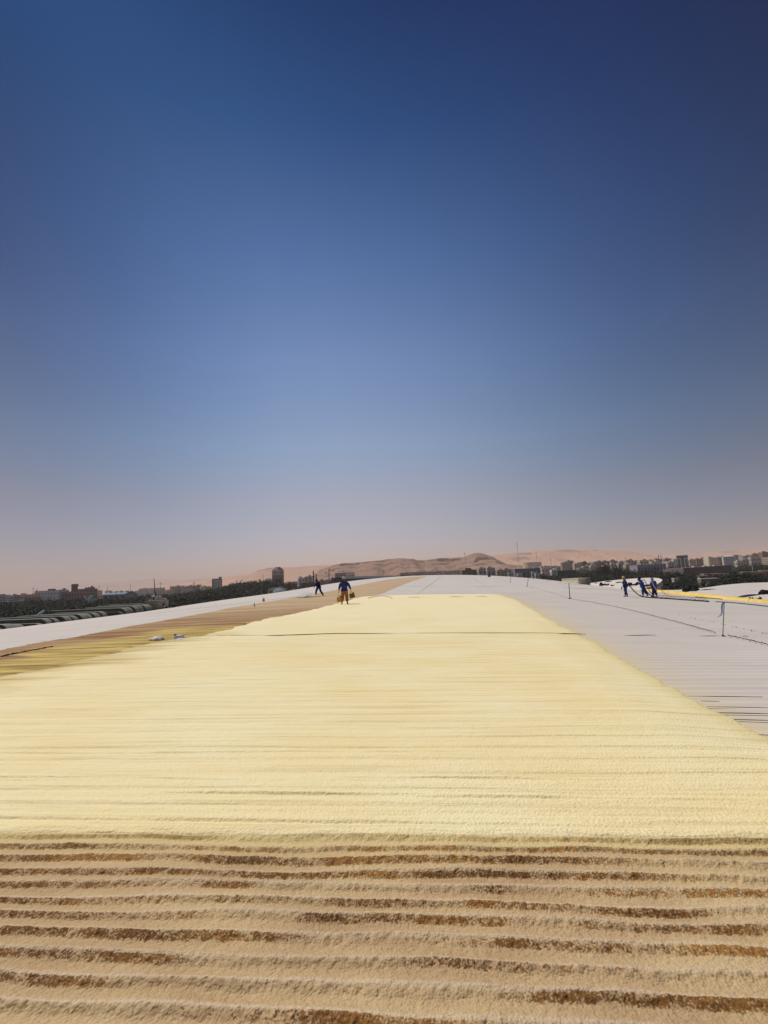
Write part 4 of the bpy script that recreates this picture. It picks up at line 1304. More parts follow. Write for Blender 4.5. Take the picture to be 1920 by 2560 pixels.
def block(x0, x1, ytop, d, col, label, group=None, yaw=0.0, depth=None, fl=None, name='town_house', roofbits=True, cat='building', winfrac=(0.45, 0.45), seed=None):
    """a plain town building: walls with sunk windows, a parapet and the small boxes and tanks on its roof"""
    c_, W_, H_ = frame_at(x0, x1, ytop, d)
    H_ = max(H_, 3.2)
    q = random.Random(seed if seed is not None else int(x0 * 13 + ytop * 7))
    D = depth or W_ * q.uniform(0.6, 0.95)
    D = min(max(D, 6), 45)
    e = empty(name, c_, YAW + yaw, label=label, cat=cat, group=group)
    hp = H_ - 0.9
    mb = MB()
    mb.box(-W_ / 2, W_ / 2, 0, D, -1, hp)
    p = 0.25
    for (a, b_, c1, d1) in ((-W_ / 2, W_ / 2, 0, p), (-W_ / 2, W_ / 2, D - p, D), (-W_ / 2, -W_ / 2 + p, p, D - p), (W_ / 2 - p, W_ / 2, p, D - p)):
        mb.box(a, b_, c1, d1, hp, H_ - 0.0)
    fl = fl or max(1, int(H_ / 3.4))
    windows_into(mb, W_, hp, D, fl, max(2, int(W_ / 3.6)), 1, winfrac)
    if q.random() < 0.5:
        bx = q.uniform(-0.5, 0.1) * W_
        mb.box(bx, bx + W_ * 0.3, -0.9, 0, hp * 0.35, hp * 0.35 + 1.2, 0)
    mb.build('wall', [wall_mat(col), WIN], e)
    if roofbits:
        rb = MB()
        w1 = min(W_ * 0.35, 5); x_ = q.uniform(-0.4, 0.1) * W_
        rb.box(x_, x_ + w1, D * 0.3, D * 0.3 + w1, hp, hp + 2.6)
        rb.build('stair_head', wall_mat(tuple(min(1, k * 1.08) for k in col)), e)
        tk = MB()
        x_ = q.uniform(0.05, 0.35) * W_
        tk.lathe([(0.9, hp + 0.5), (0.9, hp + 1.9), (0.3, hp + 2.1)], 8, 0, Matrix.Translation((x_, D * 0.4, 0)))
        for sx in (-0.5, 0.5):
            tk.box(x_ + sx - .1, x_ + sx + .1, D * .4 - .1, D * .4 + .1, hp, hp + .5)
        tk.build('water_tank', WHT if q.random() < .6 else DARKM, e)
    return e, W_, H_, D
CREAMW, BEIG, PINK, GREYW, WHITEW, TANW, BRN, OCH = (0.50, 0.43, 0.33), (0.42, 0.35, 0.26), (0.36, 0.24, 0.20), (0.30, 0.31, 0.31), (0.62, 0.62, 0.62), (0.46, 0.33, 0.22), (0.20, 0.145, 0.12), (0.60, 0.43, 0.22)
# left
block(-8, 13, 1488.5, 640, GREYW, 'grey low block at the left edge of the photograph')
block(13, 26, 1490, 600, (0.48, 0.49, 0.5), 'pale grey block with a white end, second from the left edge')
block(26, 41, 1488, 620, (0.25, 0.27, 0.29), 'slate grey block between the pale grey one and the peach building')
block(42, 65, 1486.5, 640, (0.55, 0.42, 0.32), 'peach building left of the white one', fl=3)
block(60, 89, 1489.5, 560, TANW, 'lower tan building in front of the peach one')
e, W_, H_, D = block(88, 146, 1476.5, 600, WHITEW, 'wide white building with small windows and a dark box on its roof', fl=4, roofbits=False, yaw=0.12, winfrac=(0.3, 0.35), depth=18)
mb = MB(); mb.box(W_ * 0.0, W_ * 0.2, 1.5, 8, H_ - 1, H_ + 2.0); mb.build('roof_box', GLASSB, e)
mb = MB(); mb.box(W_ * 0.2, W_ * 0.3, 1.5, 5, H_ - 1, H_ - .2 + .6); mb.build('roof_unit', DARKM, e)
mb = MB(); mb.tube([(-W_ * .45, 2, H_ - 1), (-W_ * .45, 2, H_ + 2)], .5, 6); mb.build('flue', DARKM, e)
block(146, 160, 1474, 640, BRN, 'dark brown narrow block right of the white building')
e, W_, H_, D = block(154, 200, 1479, 610, PINK, 'unfinished pink-brown building carrying a stump tower', fl=3, roofbits=False)
mb = MB(); mb.box(W_ * -.1, W_ * 0.12, 4, 9, H_ - 1, H_ + 7); mb.box(W_ * -.12, W_ * 0.16, 3.5, 9.5, H_ + 7, H_ + 9.5, 0, None, 0.6); mb.build('tower', wall_mat(BRN), e)
mb = MB(); mb.lathe([(2.2, H_ - 1), (2.2, H_ + 1), (1.4, H_ + 2.4), (0.3, H_ + 3)], 10, 0, Matrix.Translation((-W_ * .35, 5, 0))); mb.build('turret', wall_mat(TANW), e)
block(182, 222, 1472.5, 640, (0.25, 0.19, 0.17), 'long brown building behind the green dome')
block(218, 230, 1468, 660, BRN, 'brown end tower of the building behind the green dome')
# little mosque with a green dome
def dome_prof(r, z):
    return [(r, z)] + [(r * math.cos(R(a)), z + r * 1.1 * math.sin(R(a))) for a in range(12, 90, 12)] + [(0.02, z + r * 1.12)]
c_, W_, H_ = frame_at(207, 230, 1497, 400)
e = empty('small_mosque', c_, YAW, label='small white and green building with a green dome among the left trees', cat='mosque')
mb = MB(); mb.box(-W_ / 2, W_ / 2, 0, 8, 0, H_); windows_into(mb, W_, H_, 8, 1, 3, 1, (0.4, .5), 6); mb.build('wall', [wall_mat((0.5, 0.62, 0.56)), WIN], e)
mb = MB(); mb.lathe(dome_prof(2.3, H_), 16, 0, Matrix.Translation((1.0, 4, 0))); mb.build('dome', mat("green_dome", (0.05, 0.30, 0.20)), e, smooth=True)
mb = MB(); mb.lathe([(0.45, 0), (0.45, H_ + 1.6), (0.6, H_ + 1.7), (0.35, H_ + 2.0), (0.02, H_ + 3.2)], 10, 0, Matrix.Translation((-2.6, 1, 0))); mb.build('minaret', WHT, e)
# warehouse
c_, W_, H_ = frame_at(256, 312, 1486, 450)
e = empty('warehouse', c_, YAW, label='blue-grey warehouse with bright rooflights beyond the left hoods', cat='warehouse')
mb = MB(); mb.box(-W_ / 2, W_ / 2, 0, 22, 0, H_); mb.build('wall', wall_mat((0.33, 0.36, 0.34)), e)
mb = MB(); mb.add([(-W_ / 2, 0, H_), (W_ / 2, 0, H_), (W_ / 2, 22, H_), (-W_ / 2, 22, H_), (-W_ / 2, 11, H_ + 2.6), (W_ / 2, 11, H_ + 2.6)], [(0, 1, 5, 4), (3, 4, 5, 2), (0, 4, 3), (1, 2, 5)]); mb.build('roof', mat("blue_grey_roof", (0.19, 0.24, 0.27)), e)
for k in range(4):
    mb = MB(); x_ = -W_ * .4 + k * W_ * .25; mb.box(x_, x_ + 2.4, -0.06, 0.1, 2.2, H_ - 1.2); mb.build('window', WIN, e)
    mb = MB(); mb.box(x_, x_ + 2, 7, 9.4, H_ + 1.6, H_ + 2.9, 0); mb.build('rooflight', WHT, e)
block(347, 398, 1470.5, 1500, (0.55, 0.53, 0.52), 'far long white warehouse behind the mast at the left', depth=40)
for k, (x0, x1, yt, c) in enumerate([(425, 448, 1465.5, (0.42, 0.37, 0.34)), (450, 462, 1466, (0.45, 0.42, 0.42)), (465, 481, 1464.5, (0.42, 0.36, 0.33)), (484, 500, 1463.5, (0.36, 0.25, 0.20)), (500, 515, 1466, (0.45, 0.38, 0.33)), (515, 528, 1467, (0.46, 0.4, 0.37))]):
    block(x0, x1, yt, 1000, c, ['wide pale flats, leftmost of the row left of the blue-striped hotel', 'narrow grey flats beside the widest flats left of the hotel', 'pale flats in the middle of the row left of the hotel', 'reddish-brown flats with a chimney left of the hotel', 'cream flats beside the two white minarets', 'cream low flats touching the left side of the blue-striped hotel'][k], fl=4)
def spike(x, yt, d, r, label, cat, m_, name='minaret', bands=True, yb=None):
    c_, W_, H_ = frame_at(x - 1, x + 1, yt, d)
    mb = MB()
    prof = [(r * 1.3, 0), (r * 1.3, H_ * .15), (r, H_ * .2), (r, H_ * .62), (r * 1.6, H_ * .64), (r * 1.6, H_ * .67), (r * .8, H_ * .68), (r * .75, H_ * .82), (r * 1.1, H_ * .84), (r * .6, H_ * .9), (0.03, H_)]
    mb.lathe(prof, 10)
    o = mb.build(name, m_, None, smooth=False); o.location = c_
    return tag(o, label, cat)
spike(484.5, 1453, 990, 1.0, 'thin brown chimney rising above the reddish flats', 'chimney', wall_mat(BRN), 'chimney')
spike(502.5, 1458, 900, 1.3, 'white minaret left of the blue-striped hotel, taller of two', 'minaret', WHT)
spike(510.5, 1463, 900, 1.1, 'shorter white minaret left of the blue-striped hotel', 'minaret', WHT)
# hotel
c_, W_, H_ = frame_at(529, 562, 1448, 800)
e = empty('hotel', c_, YAW + 0.35, label='grey block with a white-striped front and blue banded side at the left skyline', cat='hotel')
Wf, Ds = W_ * 0.60, W_ * 0.62
mb = MB(); mb.box(-Wf * .75, Wf * .45, 0, Ds, 0, H_); mb.build('wall', wall_mat((0.17, 0.19, 0.22)), e)
mb = MB(); mb.box(-Wf * .70, Wf * .4, 1, Ds - 1, H_, H_ + 1.0); mb.box(Wf * .05, Wf * .42, 2, 9, H_ + 1.0, H_ + 4); mb.build('roof', wall_mat((0.34, 0.31, 0.31)), e)
for k in range(5):
    mb = MB(); x_ = -Wf * .45 + k * Wf * .18; mb.box(x_, x_ + Wf * .07, -0.35, 0.02, 0, H_ - 3.0); mb.build('column', TRIM, e)
mb = MB(); mb.box(-Wf * .48, Wf * .37, -0.36, 0.02, H_ - 3.0, H_ - 1.6); mb.build('cornice', TRIM, e)
for k in range(7):
    mb = MB(); zz = 2 + k * (H_ - 3) / 7; mb.box(Wf * .45 - .02, Wf * .45 + .3, .5, Ds - .5, zz, zz + 1.5); mb.build('band', TRIM, e)
    mb = MB(); mb.box(Wf * .45 - .02, Wf * .45 + .1, .5, Ds - .5, zz + 1.55, zz + (H_ - 3) / 7 - .05); mb.build('window', GLASSB, e)
block(663, 682, 1447, 980, WHITEW, 'plain white block touching the left side of the brown tower', fl=3)
# tower
c_, W_, H_ = frame_at(674, 702, 1420.5, 900)
e = empty('office_tower', c_, YAW - 0.5, label='tall brown stone office tower with a stepped crown', cat='tower')
BR1 = wall_mat((0.24, 0.155, 0.14))
w_ = W_ * 0.37
mb = MB()
mb.box(-w_, w_, 0, w_ * 2, 0, H_ * 0.66)
mb.box(-w_, w_, 0, w_ * 2, H_ * 0.66, H_ * 0.90, 1)
mb.build('wall', [BR1, wall_mat((0.42, 0.34, 0.33))], e)
mb = MB(); mb.box(-w_ * .96, w_ * .96, w_ * .04, w_ * 1.96, H_ * .90, H_ * 1.0, 0, None, w_ * 0.3); mb.box(-w_ * .55, w_ * .55, w_ * .5, w_ * 1.5, H_, H_ * 1.06, 0, None, 1.0)
mb.build('roof', wall_mat((0.26, 0.16, 0.15)), e)
for side in range(3):
    Ms = [Matrix.Identity(4), Matrix.Translation((w_, w_, 0)) @ Matrix.Rotation(R(90), 4, 'Z') @ Matrix.Translation((0, 0, 0)), Matrix.Translation((-w_, w_, 0)) @ Matrix.Rotation(R(-90), 4, 'Z')][side]
    for k in range(6):
        x_ = -w_ * .85 + k * w_ * .3
        mb = MB(); mb.box(x_, x_ + w_ * .14, -.15, .05, 3, H_ * .65, 0, Ms); mb.build('window', WIN if k % 2 else GLASSB, e)
    for k in range(2):
        x_ = -w_ * .36 + k * w_ * .42
        mb = MB(); mb.box(x_, x_ + w_ * .28, -.12, .05, H_ * .69, H_ * .86, 0, Ms); mb.build('window', GLASSB, e)
    for k in (-1, 1):
        for j in range(2):
            mb = MB(); x_ = k * w_ * .72 - w_ * .1; mb.box(x_, x_ + w_ * .2, -.12, .05, H_ * (.70 + .08 * j), H_ * (.745 + .08 * j), 0, Ms); mb.build('window', WIN, e)
    mb = MB(); mb.box(-w_ * .95, w_ * .95, -.5, .02, H_ * .875, H_ * .9, 0, Ms); mb.build('cornice', TRIM, e)
# domes and minarets in the middle left
spike(784, 1424, 520, 0.9, 'tall brown minaret left of the twin-armed light mast', 'minaret', wall_mat(BRN))
spike(791, 1433, 520, 0.85, 'shorter brown minaret beside the tall brown one', 'minaret', wall_mat(BRN))
for x, y, r, col, lab in [(803.5, 1447, 2.3, TANW, 'tan domed kiosk right of the dark walking figure'), (814, 1448, 1.7, (0.62, 0.5, 0.33), 'pale gold domed kiosk, middle of three domes'), (818, 1453, 1.3, (0.66, 0.5, 0.3), 'smallest gold dome in front of the middle dome')]:
    c_, W_, H_ = frame_at(x - 4, x + 4, y, 420)
    e = empty('domed_kiosk', c_, 0, label=lab, cat='domed kiosk')
    mb = MB(); mb.lathe([(r, 0), (r, H_ - r), (r * 1.1, H_ - r), (r * 1.1, H_ - r + .2)], 14); mb.build('wall', wall_mat(BEIG), e)
    mb = MB(); mb.lathe(dome_prof(r, H_ - r + .2), 16); mb.build('dome', wall_mat(col), e, smooth=True)
c_, W_, H_ = frame_at(822, 824, 1422, 430)
e = empty('light_mast', c_, YAW, label='dark light mast with three lamp heads on arms before the sand hills', cat='mast')
mb = MB(); mb.lathe([(0.55, 0), (0.4, H_ * .8), (0.25, H_)], 8); mb.build('pole', wall_mat(BRN), e)
for ax, az, s_ in [(-2.6, H_ - 3.8, .6), (1.2, H_ - 1.0, .6), (3.9, H_ - 1.6, .8)]:
    mb = MB(); mb.tube([(0, 0, az - 1.2), (ax * .7, 0, az - .5), (ax, 0, az)], .12, 5); mb.build('arm', wall_mat(BRN), e)
    mb = MB(); mb.lathe([(.1, az - .4), (s_, az - .2), (s_ * .9, az + .5), (.2, az + .8)], 8, 0, Matrix.Translation((ax, 0, 0))); mb.build('lamp_head', wall_mat(BRN), e)
c_, W_, H_ = frame_at(745, 775, 1440, 560)
block(746, 762, 1444, 560, WHITEW, 'white villa left of the minarets', yaw=.3)
block(762, 779, 1441, 600, (0.44, 0.40, 0.36), 'cream villa just left of the tall brown minaret')
block(828, 840, 1444, 470, (0.13, 0.19, 0.27), 'blue shed right of the light mast', roofbits=False)
e, W_, H_, D = block(838, 884, 1432, 700, (0.36, 0.28, 0.25), 'mansion with white columns behind the man with jerrycans', roofbits=False, depth=24)
for k in range(5):
    mb = MB(); x_ = W_ * .12 + k * W_ * .07; mb.box(x_, x_ + 1.0, -1.2, -.2, H_ * .2, H_ * .8); mb.build('column', WHT, e)
mb = MB(); mb.box(W_ * .1, W_ * .5, -1.4, -.001, H_ * .8, H_ * .95); mb.build('portico', WHT, e)
# long dark shed in front of the brown hills
a_ = at(858, 1441, 330); b_ = at(1000, 1434, 420)
L_ = (b_ - a_).xy.length; ang = math.atan2(b_.y - a_.y, b_.x - a_.x)
e = empty('long_shed', (a_.x, a_.y, GZ), ang, label='long dark slate-roofed shed running behind the crest in the middle', cat='shed')
Ha = a_.z - GZ
mb = MB(); mb.box(0, L_, 0, 7, 0, Ha - 1.6); mb.build('wall', wall_mat((0.12, 0.13, 0.13)), e)
mb = MB(); mb.add([(-.5, -.6, Ha - 1.6), (L_ + .5, -.6, Ha - 1.6), (L_ + .5, 7.6, Ha - 1.6), (-.5, 7.6, Ha - 1.6), (-.5, 3.5, Ha), (L_ + .5, 3.5, Ha)], [(0, 1, 5, 4), (3, 4, 5, 2), (0, 4, 3), (1, 2, 5)]); mb.build('roof', mat("slate_roof", (0.10, 0.12, 0.125), vary=.3), e)
# the middle
cc = [(1003, 1024, 1432.5, 900, (0.42, 0.36, 0.30)), (1022, 1036, 1431.5, 880, (0.44, 0.40, 0.36)), (1036, 1052, 1433, 900, (0.36, 0.28, 0.24)), (1051, 1072, 1432, 950, (0.42, 0.35, 0.30)), (1070, 1090, 1431.5, 900, (0.40, 0.33, 0.28)), (1089, 1105, 1432, 950, (0.45, 0.39, 0.33)), (1106, 1111, 1429.5, 900, WHITEW), (1111, 1132, 1431, 950, (0.40, 0.34, 0.31)), (1131, 1154, 1432, 950, (0.42, 0.35, 0.30))]
nm = ['beige', 'pale grey', 'brown', 'cream', 'tan', 'light cream', 'bright white narrow', 'grey-brown', 'sandy']
for k, (x0, x1, yt, d, c) in enumerate(cc):
    block(x0, x1, yt, d, c, nm[k] + ' low house just above the far roof crest below the brown hills', fl=2, roofbits=k in (1, 4, 7), yaw=(k % 3 - 1) * .2)
a_ = at(1000, 1432, 1300); b_ = at(1160, 1425.5, 1300)
L_ = (b_ - a_).xy.length
e = empty('boundary_wall', (a_.x, a_.y, GZ), math.atan2(b_.y - a_.y, b_.x - a_.x), label='long low brown wall running below the brown hills in the middle', cat='wall')
mb = MB(); mb.box(0, L_, 0, 1.5, 0, a_.z - GZ); mb.build('wall', wall_mat((0.25, 0.19, 0.16)), e)
wood('wood', 990, 1260, 700, 1000, 150, 12, 'thin line of dark trees just beyond the far roof crest', lambda x, d: 13.0, LEAFD)
e, W_, H_, D = block(1156, 1193, 1424.5, 420, (0.16, 0.15, 0.08), 'dark olive three-storey building just above the roof crest', fl=3, roofbits=True, winfrac=(0.7, .4))
block(1198, 1218, 1421.5, 560, (0.36, 0.30, 0.29), 'white and brown house between the olive building and the grey one', fl=3)
block(1219, 1239, 1419.5, 520, (0.34, 0.36, 0.35), 'light grey block beneath the mesa', fl=2)
block(1243, 1262, 1425, 600, BEIG, 'sandy house right of the light grey block')
block(1260, 1280, 1423, 620, (0.45, 0.36, 0.28), 'flat beige house with a white roof edge left of the long blue building')
# long blue building
c_, W_, H_ = frame_at(1288, 1352, 1422.5, 560)
e = empty('school_building', c_, YAW + .05, label='long low blue-grey building with dark bays below the storage tank', cat='building')
mb = MB(); mb.box(-W_ / 2, W_ / 2, 0, 14, 0, H_); mb.build('wall', wall_mat((0.17, 0.19, 0.25)), e)
for k in range(7):
    mb = MB(); x_ = -W_ / 2 + (k + .15) * W_ / 7; mb.box(x_, x_ + W_ / 7 * .6, -.1, .1, H_ * .45, H_ * .8); mb.build('window', WIN, e)
    mb = MB(); mb.box(x_ - W_ / 7 * .22, x_ - W_ / 7 * .1, -.3, .02, 0, H_ * .9); mb.build('pier', TRIM, e)
mb = MB(); mb.box(-W_ / 2 - .3, W_ / 2 + .3, -.5, 14.3, H_, H_ + .7); mb.build('roof', wall_mat((0.24, 0.25, 0.30)), e)
# tank
c_, W_, H_ = frame_at(1310, 1355, 1406.5, 1500)
zb = at(1332, 1419, 1500).z
e = empty('storage_tank', (c_.x, c_.y, zb - 6), 0, label='large round pale storage tank at the foot of the sand ridge', cat='tank')
Ht = c_.z + H_ - zb + 6
mb = MB(); mb.lathe([(W_ / 2, -20), (W_ / 2, Ht)], 48); mb.build('shell', wall_mat((0.60, 0.50, 0.36)), e, smooth=False)
mb = MB(); mb.lathe([(W_ / 2 + .4, Ht), (W_ / 2 + .4, Ht + .8), (W_ / 4, Ht + 2.4), (.1, Ht + 3)], 48); mb.build('roof', wall_mat((0.55, 0.48, 0.38)), e)
# right town: (x0, x1, top, distance, colour, label, storeys)
RT = [(1356, 1372, 1420, 800, (0.45, 0.40, 0.36), 'pale house right of the storage tank', 2), (1372, 1392, 1418, 900, (0.42, 0.36, 0.33), 'low cream house behind the dark sloping roof', 2), (1380, 1398, 1424, 640, WHITEW, 'white house at the left end of the long dark hall', 2),
      (1407, 1425, 1405.5, 900, (0.44, 0.35, 0.28), 'tall beige flats, left half of the highest pair left of the worker group', 6), (1422, 1436, 1402, 930, (0.42, 0.34, 0.29), 'tall beige flats, right half of the highest pair left of the worker group', 6),
      (1438, 1455, 1408, 880, (0.52, 0.44, 0.36), 'cream flats right of the tall beige pair', 5), (1456, 1470, 1404.5, 900, (0.20, 0.15, 0.14), 'dark brown block with a mast, among the right town', 5), (1470, 1486, 1407.5, 950, (0.38, 0.28, 0.21), 'tan flats between the dark brown block and the grey-green one', 5),
      (1441, 1452, 1424, 560, (0.60, 0.52, 0.38), 'cream house with dark openings in front of the dark wood', 3), (1450, 1465, 1419.5, 570, (0.56, 0.48, 0.36), 'stepped cream house above the dark wood', 4), (1462, 1480, 1414, 760, BEIG, 'beige house behind the stepped cream one', 4),
      (1478, 1490, 1413, 700, CREAMW, 'cream house left of the grey-green block', 3), (1487, 1511, 1403.5, 800, (0.30, 0.31, 0.31), 'grey-green block with a white left end', 5), (1509, 1530, 1403, 860, (0.30, 0.28, 0.28), 'long grey block with a dark roof line', 5), (1530, 1541, 1400.5, 850, (0.22, 0.20, 0.20), 'dark tall end of the long grey block', 6),
      (1510, 1528, 1411.5, 640, (0.62, 0.36, 0.16), 'orange tan villa in front of the long grey block', 3), (1529, 1545, 1408.5, 660, (0.50, 0.46, 0.37), 'cream flats right of the orange villa', 4), (1512, 1520, 1421.5, 520, WHITEW, 'small white arched gatehouse amid the trees', 2),
      (1548, 1562, 1407, 640, (0.38, 0.38, 0.42), 'white-banded block behind the yellow-capped worker', 4), (1552, 1568, 1403.5, 900, CREAMW, 'cream block behind the white-banded one', 4), (1568, 1586, 1399.5, 820, (0.46, 0.40, 0.33), 'cream square block with a lit left edge', 5), (1586, 1603, 1402, 900, (0.36, 0.24, 0.20), 'low brown-red house right of the cream square block', 3),
      (1566, 1584, 1410.5, 560, (0.46, 0.38, 0.28), 'cream two-storey villa above the first worker', 2), (1602, 1624, 1400, 760, (0.47, 0.45, 0.34), 'greenish cream block left of the arcade', 4), (1632, 1655, 1403.5, 760, (0.50, 0.43, 0.33), 'cream block right above the arcade', 3), (1628, 1642, 1400, 1000, (0.36, 0.25, 0.21), 'brown house behind the arcade', 3),
      (1642, 1657, 1397.5, 960, (0.34, 0.26, 0.22), 'brown ribbed block carrying the antenna mast', 4), (1664, 1681, 1396.5, 1000, (0.33, 0.25, 0.22), 'brown-grey block left of the white strip tower', 5), (1672, 1686, 1405, 800, (0.46, 0.38, 0.31), 'cream house below the brown-grey block', 4),
      (1686, 1696, 1398, 820, WHITEW, 'narrow white tower touching the blue glass block', 5),
      (1726, 1742, 1398.5, 840, (0.47, 0.40, 0.35), 'beige flats right of the blue glass block', 5), (1743, 1757, 1397, 900, (0.40, 0.27, 0.20), 'reddish tan flats with a sloping white stair', 5), (1757, 1774, 1395, 930, (0.38, 0.30, 0.25), 'brown row of flats left of the beige hotel', 5),
      (1799, 1806, 1393, 900, (0.33, 0.24, 0.21), 'narrow brown block right of the beige hotel', 5), (1806, 1813, 1391.5, 950, (0.60, 0.50, 0.38), 'narrow cream block left of the pale blue glass building', 5), (1838, 1842, 1388, 900, WHITEW, 'slim white tower right of the pale blue glass building', 6),
      (1842, 1860, 1388.5, 930, (0.45, 0.36, 0.30), 'beige flats right of the slim white tower', 5), (1860, 1884, 1389.5, 850, (0.42, 0.41, 0.43), 'pale grey stepped block near the right edge', 5), (1884, 1907, 1384, 900, (0.60, 0.45, 0.25), 'ochre block near the right edge', 6), (1910, 1925, 1379.5, 880, (0.30, 0.20, 0.17), 'tall brown block cut by the right edge', 7),
      (1880, 1905, 1393.5, 780, (0.44, 0.42, 0.40), 'low pale block in front of the ochre one', 3), (1858, 1874, 1398, 760, (0.40, 0.34, 0.30), 'cream low house below the pale grey stepped block', 3), (1844, 1860, 1402, 700, (0.52, 0.46, 0.36), 'sandy low house above the pale sloping roof', 2), (1926, 1960, 1392, 800, BEIG, 'beige block just outside the right edge', 4)]
for (x0, x1, yt, d, c, lab, fl) in RT:
    block(x0, x1, yt, d, c, lab, fl=fl)
# arcade
c_, W_, H_ = frame_at(1592, 1668, 1411.5, 520)
e = empty('arcade_building', c_, YAW + .1, label='long lilac-grey arcade building with square windows over a dark blue ground floor', cat='building')
mb = MB(); mb.box(-W_ / 2, W_ / 2, 0, 14, H_ * .42, H_); mb.build('wall', wall_mat((0.33, 0.32, 0.37)), e)
mb = MB(); mb.box(-W_ / 2 + .5, W_ / 2 - .5, .6, 13.5, 0, H_ * .42); mb.build('ground_floor', wall_mat((0.06, 0.075, 0.13)), e)
for k in range(9):
    mb = MB(); x_ = -W_ / 2 + (k + .3) * W_ / 9; mb.box(x_, x_ + 1.6, -.08, .1, H_ * .62, H_ * .82); mb.build('window', WIN, e)
    mb = MB(); mb.lathe([(W_ / 22, 0), (W_ / 22, .8)], 14, 0, Matrix.Translation((x_ + .8, .5, H_ - .4)) @ Matrix.Rotation(R(-90), 4, 'X') @ Matrix.Translation((0, 0, -.52))); mb.build('gable', wall_mat((0.33, 0.32, 0.37)), e)
spike(1650, 1384.5, 950, 0.7, 'tall antenna mast with a round head on the brown ribbed block', 'mast', DARKM, 'antenna_mast')
spike(1656.5, 1384, 1000, 0.6, 'second antenna mast just right of the round-headed one', 'mast', DARKM, 'antenna_mast')
# blue glass block
c_, W_, H_ = frame_at(1695, 1723, 1389.5, 760)
W_ *= .86
e = empty('glass_building', c_, YAW - .55, label='dark blue glass block with two white n-shaped frames', cat='building')
mb = MB(); mb.box(-W_ / 2, W_ / 2, 0, 16, 0, H_); mb.build('wall', GLASSB, e)
for s_ in (-1, 1):
    mb = MB(); x_ = s_ * W_ * .3
    a0, a1 = x_ - W_ * .17, x_ + W_ * .17
    mb.box(a0, a1, -.5, .02, H_ * .80, H_ * .86); mb.box(a1 - 1.2 if s_ < 0 else a0, a1 if s_ < 0 else a0 + 1.2, -.5, .02, H_ * .1, H_ * .80); mb.box(a0 if s_ < 0 else a1 - .8, a0 + .8 if s_ < 0 else a1, -.5, .02, H_ * .4, H_ * .80)
    mb.build('frame', WHT, e)
mb = MB(); mb.box(-W_ / 2 - .4, W_ / 2 + .4, -.6, 16.4, H_ - .2, H_ + 1.0); mb.build('roof', wall_mat((0.38, 0.38, 0.38)), e)
# beige hotel, pale glass building
c_, W_, H_ = frame_at(1774, 1800, 1393.5, 820)
e, W_, H_, D = block(1774, 1800, 1393.5, 820, (0.50, 0.43, 0.35), 'beige hotel with a bright left end wall and many small windows', fl=7, winfrac=(.35, .35), depth=14)
mb = MB(); mb.box(-W_ / 2 - .5, -W_ / 2 + 3.0, -.5, 13, 0, H_ + .5); mb.build('end_wall', wall_mat((0.66, 0.58, 0.45)), e)
c_, W_, H_ = frame_at(1812, 1838, 1391.5, 800)
W_ *= .86
e = empty('pale_glass_building', c_, YAW - .5, label='pale blue glass building with a white left edge', cat='building')
mb = MB(); mb.box(-W_ / 2, W_ / 2, 0, 14, 0, H_); mb.build('wall', mat("pale_blue_glass", (0.30, 0.37, 0.44), rough=.4, vary=.15, scale=.1), e)
mb = MB(); mb.box(-W_ / 2 - .6, -W_ / 2 + 1, -.6, 14, 0, H_ + .4); mb.build('edge_wall', WHT, e)
for k in range(6):
    mb = MB(); zz = 2 + k * (H_ - 3) / 6; mb.box(-W_ / 2 + 1.1, W_ / 2 - .4, -.1, .05, zz, zz + .5); mb.build('band', TRIM, e)
# long hall
a_ = at(1708, 1420, 400); b_ = at(1828, 1412.5, 400)
L_ = (b_ - a_).xy.length; ang = math.atan2(b_.y - a_.y, b_.x - a_.x)
e = empty('long_hall', (a_.x, a_.y, -14), ang, label='long grey-brown hall with a pale sloping end on the right', cat='hall')
Hh = b_.z + 14; Ha = a_.z + 14
mb = MB(); mb.add([(0, 0, 0), (L_, 0, 0), (L_, 30, 0), (0, 30, 0), (0, 0, Ha), (L_, 0, Hh), (L_, 30, Hh), (0, 30, Ha)], [(3, 2, 1, 0), (4, 5, 6, 7), (0, 1, 5, 4), (1, 2, 6, 5), (2, 3, 7, 6), (3, 0, 4, 7)]); mb.build('wall', wall_mat((0.19, 0.155, 0.15)), e)
mb = MB(); mb.add([(L_ + .01, 0, 0), (L_ + 9, 2, 0), (L_ + 9, 28, 0), (L_ + .01, 30, 0), (L_ + .01, 0, Hh), (L_ + 9, 6, Hh - 4), (L_ + 9, 24, Hh - 4), (L_ + .01, 30, Hh)], [(3, 2, 1, 0), (4, 5, 6, 7), (0, 1, 5, 4), (1, 2, 6, 5), (2, 3, 7, 6)]); mb.build('sloping_end', wall_mat((0.40, 0.38, 0.34)), e)
for k in range(3):
    mb = MB(); mb.box(L_ * (.3 + .22 * k), L_ * (.3 + .22 * k) + 2, 5, 8, Ha * .99, Hh + .5); mb.build('roof_unit', WHT, e)
# dark hall on the left part of the right town
block(1395, 1441, 1425.5, 560, (0.045, 0.055, 0.06), 'long low dark hall with bright roof units left of the stepped cream house', fl=1, roofbits=False, depth=20)
